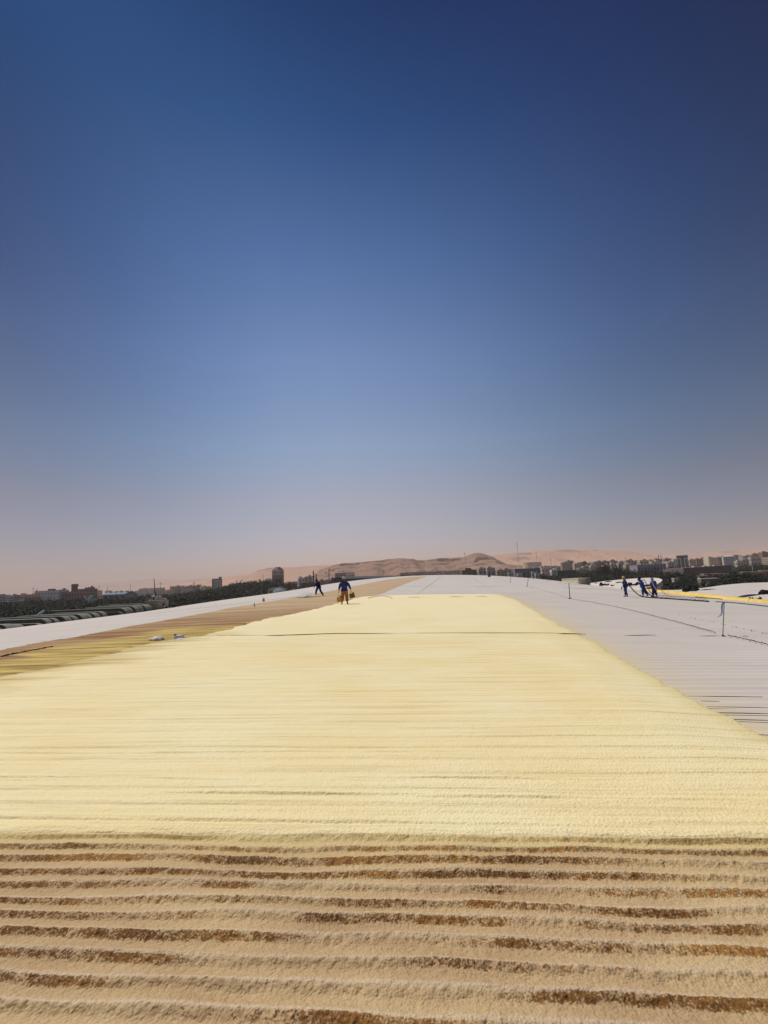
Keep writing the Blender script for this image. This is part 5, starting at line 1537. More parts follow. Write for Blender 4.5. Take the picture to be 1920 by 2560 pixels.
# villas among the right trees
def villa(x0, x1, yt, yb_, d, col, lab, roofc=None):
    a = at(x0, yb_, d); b_ = at(x1, yb_, d); t_ = at((x0 + x1) / 2, yt, d)
    W_ = (b_ - a).xy.length; c_ = (a + b_) / 2
    xc = (c_ - CAM).dot(r0); g_ = float(gz(xc, d))
    e = empty('villa', (c_.x, c_.y, g_), YAW + .1 - math.atan(((x0 + x1) / 2 - 960) / F) * .7, label=lab, cat='villa')
    H_ = t_.z - g_
    dp_ = max(4.0, min(12, W_ * .8))
    mb = MB(); mb.box(-W_ / 2, W_ / 2, 0, dp_, 0, H_)
    windows_into(mb, W_, H_, dp_, max(1, int(H_ / 3.5)), max(2, int(W_ / 4)), 1, (.35, .4)); mb.build('wall', [wall_mat(col), WIN], e)
    mb = MB(); mb.box(-W_ / 2 - .1, W_ / 2 + .1, -.12, dp_ + .1, H_, H_ + .4); mb.build('roof', wall_mat(roofc or col), e)
    return e
villa(1764, 1804, 1435.5, 1441, 330, (0.50, 0.27, 0.16), 'low orange-walled villa with a pale roof among the right trees', (0.58, 0.45, 0.33))
villa(1804, 1822, 1435.5, 1440, 340, (0.52, 0.50, 0.46), 'flat white-roofed annex right of the orange-walled villa', WHITEW)
villa(1750, 1772, 1440.5, 1446, 300, (0.40, 0.34, 0.28), 'pale low roof in front of the orange-walled villa', (0.55, 0.50, 0.46))
villa(1756, 1796, 1447.5, 1451, 270, (0.22, 0.19, 0.16), 'lowest flat white roof among the right trees', (0.56, 0.53, 0.50))
villa(1866, 1912, 1430, 1443, 330, (0.58, 0.36, 0.17), 'ochre compound wall and house at the right edge', (0.50, 0.36, 0.24))
villa(1907, 1935, 1427, 1436, 360, (0.56, 0.40, 0.24), 'ochre house with a white dome-like tank at the right edge', (0.6, 0.55, 0.5))
villa(1686, 1697, 1447.5, 1450, 230, (0.40, 0.37, 0.33), 'tiny pale roof showing between the palms', (0.55, 0.52, 0.46))
villa(0, 48, 1504.5, 1512, 380, (0.17, 0.17, 0.165), 'dark hall with a pale grey roof edge at the far left', (0.40, 0.40, 0.38))
for k, (x, y, d) in enumerate([(1277, 1431, 500), (1336, 1430, 420), (1345, 1434, 380), (1300, 1434, 400)]):
    villa(x - 6, x + 6, y, y + 3, d, (0.5, 0.48, 0.44), ['small white roof left of the long blue building', 'bright white roof below the long blue building', 'small pale hut right above the white roof sheet', 'small tan house under the left end of the blue building'][k], WHITEW)
# street lamp mast at the right
c_, W_, H_ = frame_at(1879, 1881, 1412.5, 400)
e = empty('street_lamp', c_, YAW, label='white twin-headed street lamp standing above the ochre compound', cat='street lamp')
mb = MB(); mb.lathe([(.35, 0), (.22, H_)], 8); mb.build('pole', WHT, e)
for s_ in (-1, 1):
    mb = MB(); mb.box(min(0, s_ * 2), max(0, s_ * 2), -.2, .2, H_ - .3, H_); mb.build('lamp_head', WHT, e)
# filler houses: many small pale houses nothing tells apart
q = random.Random(21)
pal = [CREAMW, BEIG, (0.46, 0.36, 0.30), (0.54, 0.50, 0.46), (0.38, 0.27, 0.22), (0.60, 0.56, 0.50), (0.36, 0.33, 0.32)]
ZN = [(1345, 1440, 24, 900, 1300, 1414, 1420, 'small pale house between the storage tank and the tall beige flats', 'small houses right of the storage tank'),
      (1440, 1700, 70, 950, 1500, 1402, 1414, 'small pale house in the crowded town left of the blue glass block', 'small houses left of the blue glass block'),
      (1720, 1960, 60, 950, 1500, 1393, 1404, 'small pale house in the crowded town right of the blue glass block', 'small houses right of the blue glass block'),
      (300, 530, 46, 900, 2200, 1472, 1479, 'small pale house on the plain left of the hotel', 'small houses left of the hotel'),
      (565, 680, 22, 900, 1600, 1457, 1463, 'small pale house between the hotel and the brown tower', 'small houses between hotel and tower'),
      (-60, 300, 30, 900, 1900, 1480, 1491, 'small pale house on the far left plain', 'small houses on the far left plain'),
      (706, 860, 24, 620, 900, 1450, 1457, 'small pale house between the brown tower and the mansion', 'small houses right of the tower')]
for x0, x1, n, d0, d1, y0, y1, lab, grp in ZN:
    for i in range(n):
        x = x0 + (x1 - x0) * (i + q.uniform(-.5, .5)) / n
        d = q.uniform(d0, d1)
        w_ = q.uniform(9, 19) / d * F
        hor = 1493 - 0.0425 * x
        base_hor = 1493 - 0.0425 * (x0 + x1) / 2
        yt = q.uniform(y0, y1) + (hor - base_hor)
        block(x - w_ / 2, x + w_ / 2, yt, d, q.choice(pal), lab, grp, yaw=q.uniform(-.5, .5), roofbits=(i % 3 == 0), seed=i)
# thin pylons and masts on the plain
q = random.Random(4)
for k, (x, yt, d) in enumerate([(82, 1468, 1200), (247, 1464, 1300), (268, 1468, 1300), (326, 1461, 1400), (401, 1456, 1100), (592, 1449, 1300), (658, 1438, 1500), (1166, 1379.5, 1700), (1299, 1355, 3200), (1345, 1378, 3300), (1380, 1395, 2200), (959, 1424, 900), (1567, 1393, 1400)]):
    c_, W_, H_ = frame_at(x - 1, x + 1, yt, d)
    e = empty('lattice_mast', c_, 0, label=['thin mast left of the white building', 'leftmost thin pylon above the warehouse', 'thin pylon right above the warehouse', 'thin pylon between warehouse and dish hut', 'slim mast right of the dish hut', 'slim mast right of the blue-striped hotel', 'slim mast left of the brown tower', 'dark mast on the left shoulder of the mesa', 'very tall faint mast above the pink sand ridge', 'faint mast on the slope above the storage tank', 'short mast right of the storage tank', 'short lamp mast before the brown hills', 'small mast over the cream square block'][k], cat='mast')
    r_ = max(0.35, d * 0.0006)
    mb = MB(); mb.tube([(0, 0, 0), (0, 0, H_)], [r_, r_ * .5], 5); mb.build('pole', wall_mat(BRN), e)
    mb = MB(); mb.lathe([(r_ * 1.3, H_ * .9), (r_ * 1.5, H_ * .93), (r_ * 1.2, H_ * .96)], 7); mb.build('antenna', wall_mat(BRN), e)

# ------------------------------------------------------------------ people
def skin(name, V_, E_, rad, mats, parent, sub=1, root=0):
    me = bpy.data.meshes.new(name)
    me.from_pydata([tuple(p) for p in V_], E_, [])
    o = bpy.data.objects.new(name, me); COL.objects.link(o)
    sk = o.modifiers.new('skin', 'SKIN')
    sk.branch_smoothing = 0.6
    sv = me.skin_vertices[0].data
    for i, r_ in enumerate(rad):
        k_ = 1.16 if name in ('jacket', 'trousers') else 1.0
        sv[i].radius = (r_ * k_, r_ * k_) if isinstance(r_, float) else (r_[0] * k_, r_[1] * k_)
        sv[i].use_root = (i == root)
    if sub:
        s_ = o.modifiers.new('sub', 'SUBSURF'); s_.levels = s_.render_levels = sub
    dg = bpy.context.evaluated_depsgraph_get()
    m2 = bpy.data.meshes.new_from_object(o.evaluated_get(dg))
    o.modifiers.clear()
    o.data = m2
    m2.name = name
    for m_ in (mats if isinstance(mats, list) else [mats]): m2.materials.append(m_)
    m2.polygons.foreach_set('use_smooth', [True] * len(m2.polygons))
    o.parent = parent
    return o
SKINM = mat("skin", (0.17, 0.085, 0.05), rough=0.6)
def cloth(name, c): return mat(name, c, rough=0.9, vary=0.3, scale=5, bump=0.8, bscale=9, bdist=0.03)
def person(loc, rz, P, shirt, trousers, shoe, hat, label, hat_kind='cap', coverall=False, tail=True, s=1.0):
    """P: joints in the person's own frame, x right, y forward, z up"""
    J = {k: Vector(v_) for k, v_ in P.items()}
    e = empty('person', loc, rz, label=label, cat='person')
    e.scale = (s, s, s)
    V_, E_, rd = [], [], []
    def v_(p, r_):
        V_.append(Vector(p)); rd.append(r_); return len(V_) - 1
    def chain_(i, pts):
        for p, r_ in pts:
            k = v_(p, r_); E_.append((i, k)); i = k
        return i
    pel = v_(J['pelvis'], (0.13, 0.09))
    chest = chain_(pel, [(J['pelvis'].lerp(J['chest'], .5), (0.11, 0.085)), (J['chest'], (0.12, 0.085))])
    nk = chain_(chest, [(J['neck'], 0.06)])
    hd = J['head']; nv = (hd - J['neck']).normalized()
    fwd = Vector(P.get('look', (0, 1, 0))).normalized()
    h1 = chain_(nk, [(hd - nv * 0.06, (0.075, 0.085)), (hd + nv * 0.03, (0.085, 0.10)), (hd + nv * 0.10, (0.055, 0.065))])
    h0 = h1 - 2
    chain_(h0 + 0, [(hd - nv * 0.03 + fwd * 0.105, 0.018), (hd - nv * 0.045 + fwd * 0.115, 0.012)])        # nose
    sd_ = fwd.cross(nv).normalized()
    for s_ in (-1, 1):
        chain_(h0, [(hd - nv * 0.02 + sd_ * s_ * 0.092, 0.018)])                                            # ears
    for sfx in ('l', 'r'):
        wr = chain_(chest, [(J['shoulder_' + sfx] + Vector((0, 0, -.03)), 0.045), (J['elbow_' + sfx], 0.045), (J['wrist_' + sfx], 0.03)])
        d_ = (J['wrist_' + sfx] - J['elbow_' + sfx]).normalized()
        hand_d = Vector(P.get('hand_' + sfx, d_)).normalized()
        side = hand_d.cross(Vector((0, 0, 1) if abs(hand_d.z) < .9 else (1, 0, 0))).normalized()
        palm = chain_(wr, [(J['wrist_' + sfx] + hand_d * 0.045, (0.036, 0.02)), (J['wrist_' + sfx] + hand_d * 0.085, (0.036, 0.016))])
        curl = hand_d.cross(side).normalized() * (0.7)
        pc = V_[palm]
        for f_, (off, ln) in enumerate([(-.030, .070), (-.010, .082), (.010, .076), (.030, .060)]):
            b0 = pc + side * off
            chain_(palm, [(b0 + hand_d * .012, .0095), (b0 + hand_d * ln * .5 + curl * .012, .009), (b0 + hand_d * ln * .75 + curl * .035, .008), (b0 + hand_d * ln * .7 + curl * .055, .007)])
        chain_(palm - 1, [(V_[palm - 1] + side * -.042 + curl * .01, .011), (V_[palm - 1] + side * -.058 + hand_d * .03 + curl * .025, .009), (V_[palm - 1] + side * -.05 + hand_d * .05 + curl * .04, .008)])
    for sfx in ('l', 'r'):
        chain_(pel, [(J['hip_' + sfx], 0.085), (J['knee_' + sfx], 0.055), (J['ankle_' + sfx], 0.04), (J['ankle_' + sfx] + (J['toe_' + sfx] - J['ankle_' + sfx]) * .8, 0.03)])
    skin('body', V_, E_, rd, SKINM, e, 1)
    # upper garment
    V_, E_, rd = [], [], []
    pl_ = J['pelvis']; ch = J['chest']; nk_ = J['neck']
    low = pl_ + (pl_ - ch) * (0.50 if tail else 0.1)
    a0 = v_(pl_.lerp(ch, .30), (0.178, 0.165))
    chain_(a0, [(pl_.lerp(low, .3), (0.18, 0.165)), (low, (0.185, 0.165))])
    c1 = chain_(a0, [(pl_.lerp(ch, .65), (0.18, 0.155)), (ch, (0.18, 0.145))])
    chain_(c1, [(ch.lerp(nk_, .55), (0.15, 0.12)), (ch.lerp(nk_, .95), (0.09, 0.085))])
    for sfx in ('l', 'r'):
        chain_(c1, [(J['shoulder_' + sfx] + Vector((0, 0, -.02)), 0.092), (J['shoulder_' + sfx].lerp(J['elbow_' + sfx], .9), 0.076), (J['elbow_' + sfx].lerp(J['wrist_' + sfx], .85), 0.058)])
    skin('jacket', V_, E_, rd, shirt, e, 1)
    V_, E_, rd = [], [], []
    p0 = v_(pl_ + Vector((0, 0, .03)), (0.14, 0.11))
    for sfx in ('l', 'r'):
        chain_(p0, [(J['hip_' + sfx], 0.108), (J['hip_' + sfx].lerp(J['knee_' + sfx], .6), 0.11), (J['knee_' + sfx], 0.094), (J['knee_' + sfx].lerp(J['ankle_' + sfx], .5), 0.092), (J['knee_' + sfx].lerp(J['ankle_' + sfx], .92), 0.084)])
    skin('trousers', V_, E_, rd, trousers, e, 1)
    for sfx in ('l', 'r'):
        V_, E_, rd = [], [], []
        a = J['ankle_' + sfx]; t_ = J['toe_' + sfx]
        d_ = (t_ - a); d_.z = 0; d_.normalize()
        s0 = v_(a + Vector((0, 0, 0.03)), 0.056)
        chain_(s0, [(a + Vector((0, 0, -0.05)), 0.052), (a.lerp(t_, .6) + Vector((0, 0, -.02)), 0.047), (t_, 0.035)])
        chain_(s0 + 1, [(a - d_ * 0.05 + Vector((0, 0, -0.06)), 0.04)])
        skin('shoe', V_, E_, rd, shoe, e, 1)
    Mh = Matrix.Translation(hd) @ nv.to_track_quat('Z', 'Y').to_matrix().to_4x4()
    mb = MB()
    if hat_kind == 'cap':
        mb.lathe([(0.105, -0.015), (0.118, 0.0), (0.116, 0.05), (0.10, 0.10), (0.06, 0.135), (0.01, 0.145)], 16, 0, Mh)
        b0 = hd + fwd * 0.10 + nv * 0.01
        mb.add([b0 - sd_ * .07, b0 + sd_ * .07, b0 + sd_ * .05 + fwd * .07 - nv * .015, b0 - sd_ * .05 + fwd * .07 - nv * .015, b0 - sd_ * .07 - nv * .008, b0 + sd_ * .07 - nv * .008, b0 + sd_ * .05 + fwd * .07 - nv * .022, b0 - sd_ * .05 + fwd * .07 - nv * .022], [(0, 1, 2, 3), (7, 6, 5, 4), (0, 4, 5, 1), (1, 5, 6, 2), (2, 6, 7, 3), (3, 7, 4, 0)])
        mb.build('cap', hat, e, smooth=True)
    elif hat_kind == 'wrap':
        mb.lathe([(0.065, -0.17), (0.095, -0.11), (0.11, -0.05), (0.113, 0.02), (0.105, 0.08), (0.07, 0.125), (0.01, 0.138)], 16, 0, Mh @ Matrix.Translation((0, 0, 0)) )
        mb.build('headscarf', hat, e, smooth=True)
    else:
        mb.lathe([(0.09, -0.10), (0.105, -0.05), (0.115, 0.02), (0.11, 0.08), (0.07, 0.13), (0.01, 0.142)], 16, 0, Mh @ Matrix.Translation((0, 0, 0.005)))
        mb.build('hair', hat, e, smooth=True)
    return e
NAVY = cloth("navy_cloth", (0.012, 0.022, 0.085)); BLUE = cloth("royal_blue_cloth", (0.03, 0.05, 0.21)); COVB = cloth("blue_coverall", (0.04, 0.07, 0.26)); COVD = cloth("dark_blue_coverall", (0.022, 0.038, 0.14))
RUST = cloth("rust_trousers", (0.40, 0.17, 0.05)); SHOE = cloth("dark_boots", (0.025, 0.02, 0.018)); SHOEG = cloth("dusty_shoes", (0.30, 0.26, 0.22))
CAPW = cloth("pale_cap", (0.55, 0.50, 0.42)); CAPY = cloth("yellow_wrap", (0.62, 0.46, 0.12)); HAIR = cloth("black_hair", (0.012, 0.011, 0.011)); CAPG = cloth("grey_blue_hood", (0.20, 0.24, 0.36))
def stand(**k):
    P = dict(pelvis=(0, 0, .95), chest=(0, 0, 1.30), neck=(0, .01, 1.50), head=(0, .03, 1.64),
             shoulder_l=(-.20, 0, 1.42), elbow_l=(-.27, -.02, 1.13), wrist_l=(-.29, .04, .88), shoulder_r=(.20, 0, 1.42), elbow_r=(.27, -.02, 1.13), wrist_r=(.29, .04, .88),
             hip_l=(-.10, 0, .90), knee_l=(-.12, .03, .49), ankle_l=(-.13, -.02, .10), toe_l=(-.15, .15, .045), hip_r=(.10, 0, .90), knee_r=(.12, .03, .49), ankle_r=(.13, -.02, .10), toe_r=(.15, .15, .045))
    P.update(k)
    return P
def px_h(foot, top):
    p = onroof(*foot)
    return p, (foot[1] - top) / F * (p - CAM).dot(fw)
def face(dx, dy):
    """heading: dx to the right, dy away from the viewer, as rotation of a figure that looks along +Y"""
    w_ = r0 * dx + f0 * dy
    return math.atan2(-w_.x, w_.y)
# 1 man with jerrycans
p1, h1_ = px_h((862, 1512.5), 1444)
s1 = h1_ / 1.76
rz1 = face(0.1, 1)
e1 = person(p1 + Vector((0, 0, .035)), rz1, stand(elbow_l=(-.30, -.03, 1.15), wrist_l=(-.36, .02, .90), hand_l=(0, 0, -1), elbow_r=(.33, -.02, 1.16), wrist_r=(.42, .03, .92), hand_r=(.1, 0, -1),
       ankle_l=(-.15, -.16, .12), toe_l=(-.20, -.02, .05), knee_l=(-.12, .02, .50), ankle_r=(.15, .10, .10), toe_r=(.17, .27, .045), knee_r=(.13, .08, .50)), BLUE, RUST, SHOE, CAPW, 'man in a royal blue jacket and rust trousers walking away with two cans', s=s1)
YCAN = mat("yellow_can", (0.60, 0.33, 0.05), rough=.5, vary=.35, scale=4, col2=(0.42, 0.24, 0.05)); BCAN = mat("brown_can", (0.24, 0.135, 0.02), rough=.55, vary=.5, scale=3)
def jerrycan(pos, rz, m_, label, w_=.30, h_=.34, d_=.2, tilt=0.0):
    e = empty('jerrycan', pos, rz, label=label, cat='jerrycan')
    e.rotation_euler = (0, tilt, rz)
    mb = MB(); mb.box(-w_ / 2, w_ / 2, -d_ / 2, d_ / 2, 0, h_ * .88); mb.box(-w_ / 2 + .01, w_ / 2 - .01, -d_ / 2 + .01, d_ / 2 - .01, h_ * .88, h_, 0, None, .045)
    mb.build('body', m_, e, bevel=.03)
    mb = MB(); mb.tube([(-w_ * .28, 0, h_ - .01), (-w_ * .2, 0, h_ + .07), (w_ * .14, 0, h_ + .07), (w_ * .2, 0, h_ - .01)], .016, 8); mb.build('handle', m_, e, smooth=True)
    mb = MB(); mb.lathe([(.035, h_ - .01), (.035, h_ + .045), (.03, h_ + .05)], 12, 0, Matrix.Translation((w_ * .36, 0, 0))); mb.build('lid', BLK, e)
    return e
M1 = Matrix.Translation(p1) @ Matrix.Rotation(rz1, 4, 'Z')
def wp(v_): return M1 @ (Vector(v_) * s1)
lh = wp((-.36, .02, .80)); rh = wp((.44, .03, .82))
jerrycan(lh + Vector((0, 0, -.56)), rz1, YCAN, 'yellow jerrycan in the left hand of the walking man', .27, .32)
mb = MB(); mb.tube([lh + Vector((-.0, 0, .0)), lh + Vector((-.02, 0, -.18))], .012, 5)
tag(mb.build('carry_strap', WHT), 'pale strap between the left hand and the yellow jerrycan', 'strap')
jerrycan(rh + Vector((.07, 0, -.37)), rz1, BCAN, 'dark olive-brown can in the right hand of the walking man', .32, .28, tilt=-.17)
# 2 walker in navy
p2, h2_ = px_h((797, 1491.5), 1449)
person(p2 + Vector((0, 0, .03)), face(-.75, .65), stand(pelvis=(0, 0, .92), chest=(0, .10, 1.25), neck=(0, .2, 1.43), head=(0, .28, 1.54), look=(0, 1, -.3), shoulder_l=(-.20, .10, 1.36), elbow_l=(-.26, .22, 1.10), wrist_l=(-.20, .42, .92),
       shoulder_r=(.2, .12, 1.36), elbow_r=(.26, .14, 1.08), wrist_r=(.22, .36, .90), ankle_l=(-.12, .32, .10), toe_l=(-.13, .50, .05), knee_l=(-.12, .24, .50), hip_r=(.10, -.02, .88), knee_r=(.14, -.12, .50), ankle_r=(.15, -.50, .12), toe_r=(.17, -.34, .05)),
       NAVY, NAVY, SHOE, HAIR, 'person in dark navy jacket and trousers stooping on the brown foam', 'wrap', s=h2_ / 1.68)
# 3..5 hose workers
p3, h3_ = px_h((1566, 1492), 1440.5)
person(p3, face(-1, .25), stand(chest=(0, .02, 1.30), head=(0, .06, 1.64), elbow_l=(-.25, .06, 1.12), wrist_l=(-.22, .24, .92), elbow_r=(.26, -.14, 1.16), wrist_r=(.22, -.24, 1.0), ankle_l=(-.12, .10, .10), toe_l=(-.13, .29, .045), ankle_r=(.12, -.14, .10), toe_r=(.14, .05, .045)),
       COVD, COVD, SHOEG, CAPY, 'worker in dark blue with a yellow cap, leftmost of the three holding the hose', 'hair', s=h3_ / 1.78)
p4, h4_ = px_h((1610, 1492), 1442.5)
person(p4, face(-1, .2), stand(pelvis=(0, .02, .95), chest=(0, .12, 1.28), neck=(0, .16, 1.48), head=(0, .2, 1.62), shoulder_l=(-.20, .12, 1.42), elbow_l=(-.28, .40, 1.46), wrist_l=(-.12, .36, 1.66), hand_l=(.6, -.2, .4), shoulder_r=(.2, .1, 1.42), elbow_r=(.28, -.1, 1.20), wrist_r=(.20, -.16, 1.02),
       ankle_l=(-.11, .08, .10), toe_l=(-.12, .27, .045), knee_l=(-.11, .10, .5), knee_r=(.12, -.10, .50), ankle_r=(.13, -.38, .13), toe_r=(.14, -.22, .05)), COVB, COVB, SHOE, HAIR, 'dark-haired worker in bright blue holding an arm to the head, middle of the three', 'hair', s=h4_ / 1.76)
p5, h5_ = px_h((1638, 1493), 1444.5)
person(p5, face(-.35, 1), stand(head=(0, .10, 1.61), chest=(0, .05, 1.29), neck=(0, .06, 1.48), elbow_l=(-.29, .02, 1.18), wrist_l=(-.20, .16, 1.2), elbow_r=(.30, 0, 1.15), wrist_r=(.26, .1, .98), ankle_l=(-.16, .05, .10), toe_l=(-.2, .22, .045), ankle_r=(.15, -.08, .10), toe_r=(.17, .08, .045)),
       COVB, COVD, SHOEG, CAPG, 'worker in blue coveralls with a pale hose over the shoulder, rightmost of the three', 'wrap', s=h5_ / 1.74)
# lone figure far away at the left eave
p6, h6_ = px_h((503.5, 1507), 1485.5)
person(p6, face(-.2, 1), stand(ankle_r=(.16, .0, .10), toe_r=(.2, .16, .045)), mat("black_cloth", (.01, .01, .012)), mat("black_trousers", (.012, .012, .014)), SHOE, HAIR, 'lone dark figure standing far away on the left edge of the roof', 'hair', s=min(1.1, h6_ / 1.76))

# hoses held by the workers
d3 = dist_of(p3)
GREYH = mat("pale_hose", (0.46, 0.40, 0.37), rough=.7)
def held(name, pts, r_, m_, label):
    P = [at(x, y, d) if d else onroof(x, y) + Vector((0, 0, r_)) for x, y, d in pts]
    mb = MB(); mb.tube(lerp_path(P, 8), r_, 8)
    return tag(mb.build(name, m_, smooth=True), label, 'hose')
held('hose', [(1571, 1462, d3 - .1), (1576, 1467, d3 - .2), (1583, 1475, d3 - .1), (1590, 1482, d3), (1598, 1488, d3), (1608, 1492.8, 0), (1625, 1494.6, 0), (1650, 1495.6, 0), (1680, 1498, 0)], .038, BLK, 'dark hose hanging from the yellow-capped worker down to the roof')
d4 = dist_of(p4)
held('hose', [(1606, 1450, d4), (1610, 1449.6, d4 - .2), (1613.5, 1455, d4 - .3), (1617, 1462, d4 - .2), (1620, 1470, d4 - .2), (1626, 1480, d4 - .1), (1633, 1488, d4)], .026, mat("grey_hose", (.12, .11, .12)), 'thin grey hose falling from the shoulder of the middle worker')
held('hose', [(1608, 1464, d4 - .1), (1612, 1470, d4 - .2), (1616, 1478, d4 - .2), (1622, 1485, d4 - .1), (1630, 1490.5, 0), (1640, 1494, 0)], .045, BLK, 'thick black hose between the middle and the right worker')
d5 = dist_of(p5)
held('hose', [(1627, 1451, d5 - .22), (1630, 1454, d5 - .3), (1634, 1463, d5 - .3), (1638, 1470, d5 - .28), (1642, 1477, d5 - .2)], .045, GREYH, 'pale grey hose slung across the back of the rightmost worker')
held('hose', [(1643, 1465, d5 + .1), (1646, 1466, d5), (1650, 1471, d5), (1655, 1477.5, d5 + .5)], .025, GREYH, 'short pale hose going from the rightmost worker to the orange heap')
mb = MB(); c_ = wp((0, 0, 0))
g_ = at(1554, 1470, d3 - .3)
mb.lathe([(.02, -.11), (.035, -.08), (.04, 0), (.03, .07), (.015, .09)], 10, 0, Matrix.Translation(g_)); tag(mb.build('spray_gun', BLK, smooth=True), 'black spray gun held low by the yellow-capped worker', 'tool')

# things lying about
def sacks(name, px, n, spread, hgt, label, cat, m_=BLK, seed=1, sx=1.0):
    """a heap of slumped bags: crumpled, flattened lumps pressed into one another"""
    q = random.Random(seed)
    c_ = hit(*px)
    kk = dist_of(c_) / F
    spread *= kk; hgt *= kk
    bm = bmesh.new()
    for k in range(n):
        t = (k + .5) / n * 2 - 1
        c2 = hit(px[0] + t * spread * F / dist_of(c_), px[1] + 0.0) if n > 3 else c_
        if n <= 3 or (c2 - c_).length > spread * 2.0: c2 = c_ + r0 * (t * spread * .8)
        p = c2 + f0 * q.uniform(-.15, .15)
        h_ = hgt * (0.35 + .65 * q.random())
        rr = max(spread / n * q.uniform(1.3, 2.2) * sx, h_ * .5)
        g0 = bmesh.ops.create_icosphere(bm, subdivisions=3, radius=1)['verts']
        ang = q.uniform(-.5, .5); so_ = q.random() * 90
        for v_ in g0:
            c = v_.co
            nn = 1 + .55 * (float(vnoise(np.array([c.x * 2.1 + so_]), np.array([c.y * 2.1 + c.z * 1.7]), seed)[0]) - .5) + .35 * (float(vnoise(np.array([c.x * 6 + so_]), np.array([c.y * 5 + c.z * 6]), seed + 1)[0]) - .5)
            x_, y_, z_ = c.x * nn * rr, c.y * nn * rr * .7, max(c.z, -.1) * nn * h_ * .9
            v_.co = Vector((x_ * math.cos(ang) - y_ * math.sin(ang) + p.x, x_ * math.sin(ang) + y_ * math.cos(ang) + p.y, z_ + p.z))
    me = bpy.data.meshes.new(name); bm.to_mesh(me); bm.free()
    return tag(link(name, me, m_), label, cat)
sacks('sack_pile', (1728, 1478), 8, 17, 13, 'heap of black sacks on the far white roof right of the hose workers', 'sack', seed=2)
sacks('sack_pile', (1917, 1485), 3, 13, 16, 'tall black sacks cut by the right edge of the photograph', 'sack', seed=3, sx=1.6)
sacks('sack_pile', (1887, 1501), 8, 19, 9, 'black sacks lying on the yellow foam band near the right edge', 'sack', seed=4)
sacks('sack_pile', (1508, 1463.5), 5, 8, 11, 'black heap on the roof left of the yellow-capped worker, tallest of three', 'sack', seed=5)
sacks('sack_pile', (1519, 1463.5), 3, 4, 5, 'small mixed heap between two black heaps left of the workers', 'sack', seed=6)
sacks('sack_pile', (1532, 1464.5), 3, 5, 7, 'low rounded black heap just left of the yellow-capped worker', 'sack', seed=7)
sacks('sack_pile', (1585, 1463), 9, 17, 8, 'long black heap between the left and middle hose workers', 'sack', seed=8)
def slab(px0, px1, th, label, m_=BLK, dep=.6):
    a = hit(*px0); b_ = hit(*px1)
    mb = MB(); n_ = 12; vs_, fs_ = [], []
    for i in range(n_ + 1):
        t = i / n_; p = a.lerp(b_, t); w_ = th * math.sin(math.pi * min(max(t, .06), .94)) ** .5
        for dy, dz in ((0, -.05), (0, w_), (dep, w_), (dep, -.05)):
            q_ = p + f0 * dy + Vector((0, 0, dz)); vs_.append(tuple(q_))
    for i in range(n_):
        for k in range(4):
            fs_.append((i * 4 + k, i * 4 + 4 + k, i * 4 + 4 + (k + 1) % 4, i * 4 + (k + 1) % 4))
    fs_.append((0, 1, 2, 3)); fs_.append(tuple(n_ * 4 + k for k in (3, 2, 1, 0)))
    mb.add(vs_, fs_)
    return tag(mb.build('roof_strip', m_), label, 'strip')
slab((1760, 1475.5), (1790, 1473), .06, 'thin dark strip lying on the right white roof behind the sacks', SEAM)
slab((1857, 1493.5), (1900, 1487), .09, 'dark strip of sheet lying beside the sacks at the right edge', SEAM)
slab((1610, 1467.5), (1636, 1465), .35, 'dark green strip standing in for shade between the middle and right workers', mat("dark_green_shade", (.03, .05, .045)))  # added strip: shade under the rounded roof end, built as a dark solid
slab((1515, 1455.2), (1530, 1453.6), .2, 'dark strip right of the tallest black heap', SEAM)
slab((1542, 1457.4), (1556, 1456), .2, 'dark strip just above the first worker shoulder', SEAM)
slab((1488, 1458.3), (1495, 1457.8), .15, 'tiny dark strip left of the tallest black heap', SEAM)
# white plastic bags on the foam
def bag(px, w_, h_, label, m_, seed, name='plastic_bag'):
    p = onroof(*px)
    bm = bmesh.new()
    bmesh.ops.create_icosphere(bm, subdivisions=4, radius=1)
    for v_ in bm.verts:
        c = v_.co.copy()
        n_ = 0.26 * (float(vnoise(np.array([c.x * 3 + seed]), np.array([c.y * 3 + c.z * 2]), seed)[0]) - .5) + .09 * (float(vnoise(np.array([c.x * 8]), np.array([c.y * 7 + c.z * 9]), seed + 1)[0]) - .5)
        s_ = 1 + n_
        v_.co = Vector((c.x * s_ * w_ / 2, c.y * s_ * w_ * .35, max(c.z, -.25) * s_ * h_ * (0.35 + .65 * math.exp(-(c.x - .1) ** 2 * 1.2)) + h_ * .2))
    me = bpy.data.meshes.new(name); bm.to_mesh(me); bm.free()
    o = link(name, me, m_, None, False); o.location = p + Vector((0, 0, .045))
    return tag(o, label, 'bag')
PLA = mat("white_plastic", (.60, .59, .58), rough=.65, spec=.3)
bag((391, 1603), .42, .08, 'crumpled white plastic sheet lying at the left edge of the fresh foam', PLA, 2, 'plastic_sheet')
p = onroof(448, 1600.5)
mb = MB(); mb.box(-.13, .13, -.09, .09, 0, .10, 0, None, .03); e = mb.build('small_box', PLA, None, bevel=.015); e.location = p + Vector((0, 0, .045)); tag(e, 'small white box right of the crumpled plastic sheet on the foam', 'box')
mb = MB(); mb.lathe([(.035, 0), (.035, .03), (.02, .045)], 10, 0, Matrix.Translation((-.11, -.02, .085))); mb.build('black_cap', BLK, e)
bag((452, 1603), .36, .03, 'flat grey-white scrap of plastic in front of the small white box', PLA, 5, 'plastic_scrap')
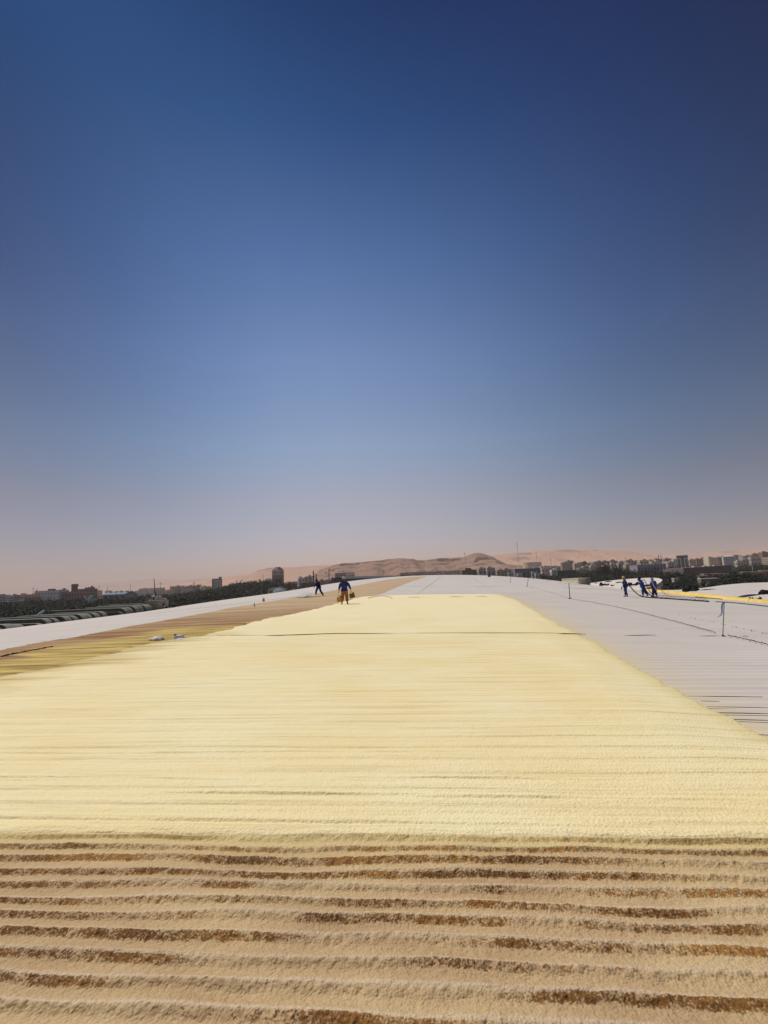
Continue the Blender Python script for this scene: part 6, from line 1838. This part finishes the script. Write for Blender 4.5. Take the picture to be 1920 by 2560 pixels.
# yellow jerrycan and bottle standing on the strip
p = onroof(659, 1505)
e = empty('jerrycan', p + Vector((0, 0, .03)), .2, label='brown and yellow jerrycan standing alone on the white sheet left of the navy walker', cat='jerrycan')
d_ = dist_of(p); hh = 9.5 / F * d_
mb = MB(); mb.lathe([(hh * .27, 0), (hh * .30, hh * .1), (hh * .30, hh * .6), (hh * .22, hh * .78), (hh * .10, hh * .86)], 14); mb.build('body', YCAN, e, smooth=True)
mb = MB(); mb.lathe([(hh * .1, hh * .86), (hh * .1, hh), (hh * .06, hh * 1.02)], 10); mb.build('lid', BCAN, e)
p = onroof(636, 1518.5)
e = empty('water_bottle', p + Vector((0, 0, .04)), 0, label='clear water bottle standing on the brown foam below the lone jerrycan', cat='bottle')
d_ = dist_of(p); hh = 9.5 / F * d_
mb = MB(); mb.lathe([(hh * .17, 0), (hh * .18, hh * .08), (hh * .18, hh * .6), (hh * .07, hh * .85), (hh * .07, hh * .92)], 12); mb.build('body', mat("clear_plastic", (.60, .56, .55), rough=.2), e, smooth=True)
mb = MB(); mb.lathe([(hh * .08, hh * .92), (hh * .08, hh)], 10); mb.build('lid', DARKM, e)
# spray mist by the walker and smoke over the trees
def cloud(name, c_, sx, sy, sz, dens, col, label, seed, scale=2.0):
    bm = bmesh.new(); bmesh.ops.create_icosphere(bm, subdivisions=3, radius=1)
    me = bpy.data.meshes.new(name); bm.to_mesh(me); bm.free()
    o = bpy.data.objects.new(name, me); COL.objects.link(o)
    o.location = c_; o.scale = (sx, sy, sz); o.rotation_euler = (0, 0, YAW)
    m = bpy.data.materials.new(name); m.use_nodes = True
    nt = m.node_tree; nt.nodes.clear()
    t = nd(nt, 'ShaderNodeTexCoord')
    ln = nd(nt, 'ShaderNodeVectorMath', operation='LENGTH'); nt.links.new(t.outputs['Object'], ln.inputs[0])
    fall = mrange(nt, ln.outputs['Value'], 1.0, 0.2)
    nz = noise_of(nt, t.outputs['Object'], scale, 3)
    dn = mathn(nt, 'MULTIPLY', mathn(nt, 'MULTIPLY', fall, mrange(nt, nz, .38, .62)), dens)
    pv = nd(nt, 'ShaderNodeVolumePrincipled'); pv.inputs['Color'].default_value = (*col, 1)
    nt.links.new(dn, pv.inputs['Density'])
    out = nd(nt, 'ShaderNodeOutputMaterial'); nt.links.new(pv.outputs[0], out.inputs['Volume'])
    me.materials.append(m)
    return tag(o, label, 'mist', kind='stuff')
dw = dist_of(p2)
cloud('spray_mist', at(768, 1488.5, dw) , 1.25, .8, .42, 3.5, (.95, .92, .84), 'white spray mist rising from the roof beside the stooping navy figure', 1)
bag((762, 1495), 1.5, .22, 'crumpled clear plastic sheeting on the foam beside the stooping navy figure', mat("clear_sheeting", (.56, .53, .45), rough=.65, spec=.25), 9, 'plastic_sheet')
bag((785, 1492.5), 1.2, .10, 'low pale plastic sheeting at the feet of the stooping navy figure', mat("pale_sheeting", (.58, .53, .42), rough=.65, spec=.25), 11, 'plastic_sheet')
cloud('smoke', at(692, 1476, 240), 5.5, 4, 2.2, .35, (.80, .84, .90), 'thin pale smoke drifting in front of the trees below the brown tower', 2, 1.6)
villa(672, 682, 1477.5, 1481, 200, (.42, .33, .25), 'small tan hut roof beside the smoke below the brown tower', (.48, .38, .32))
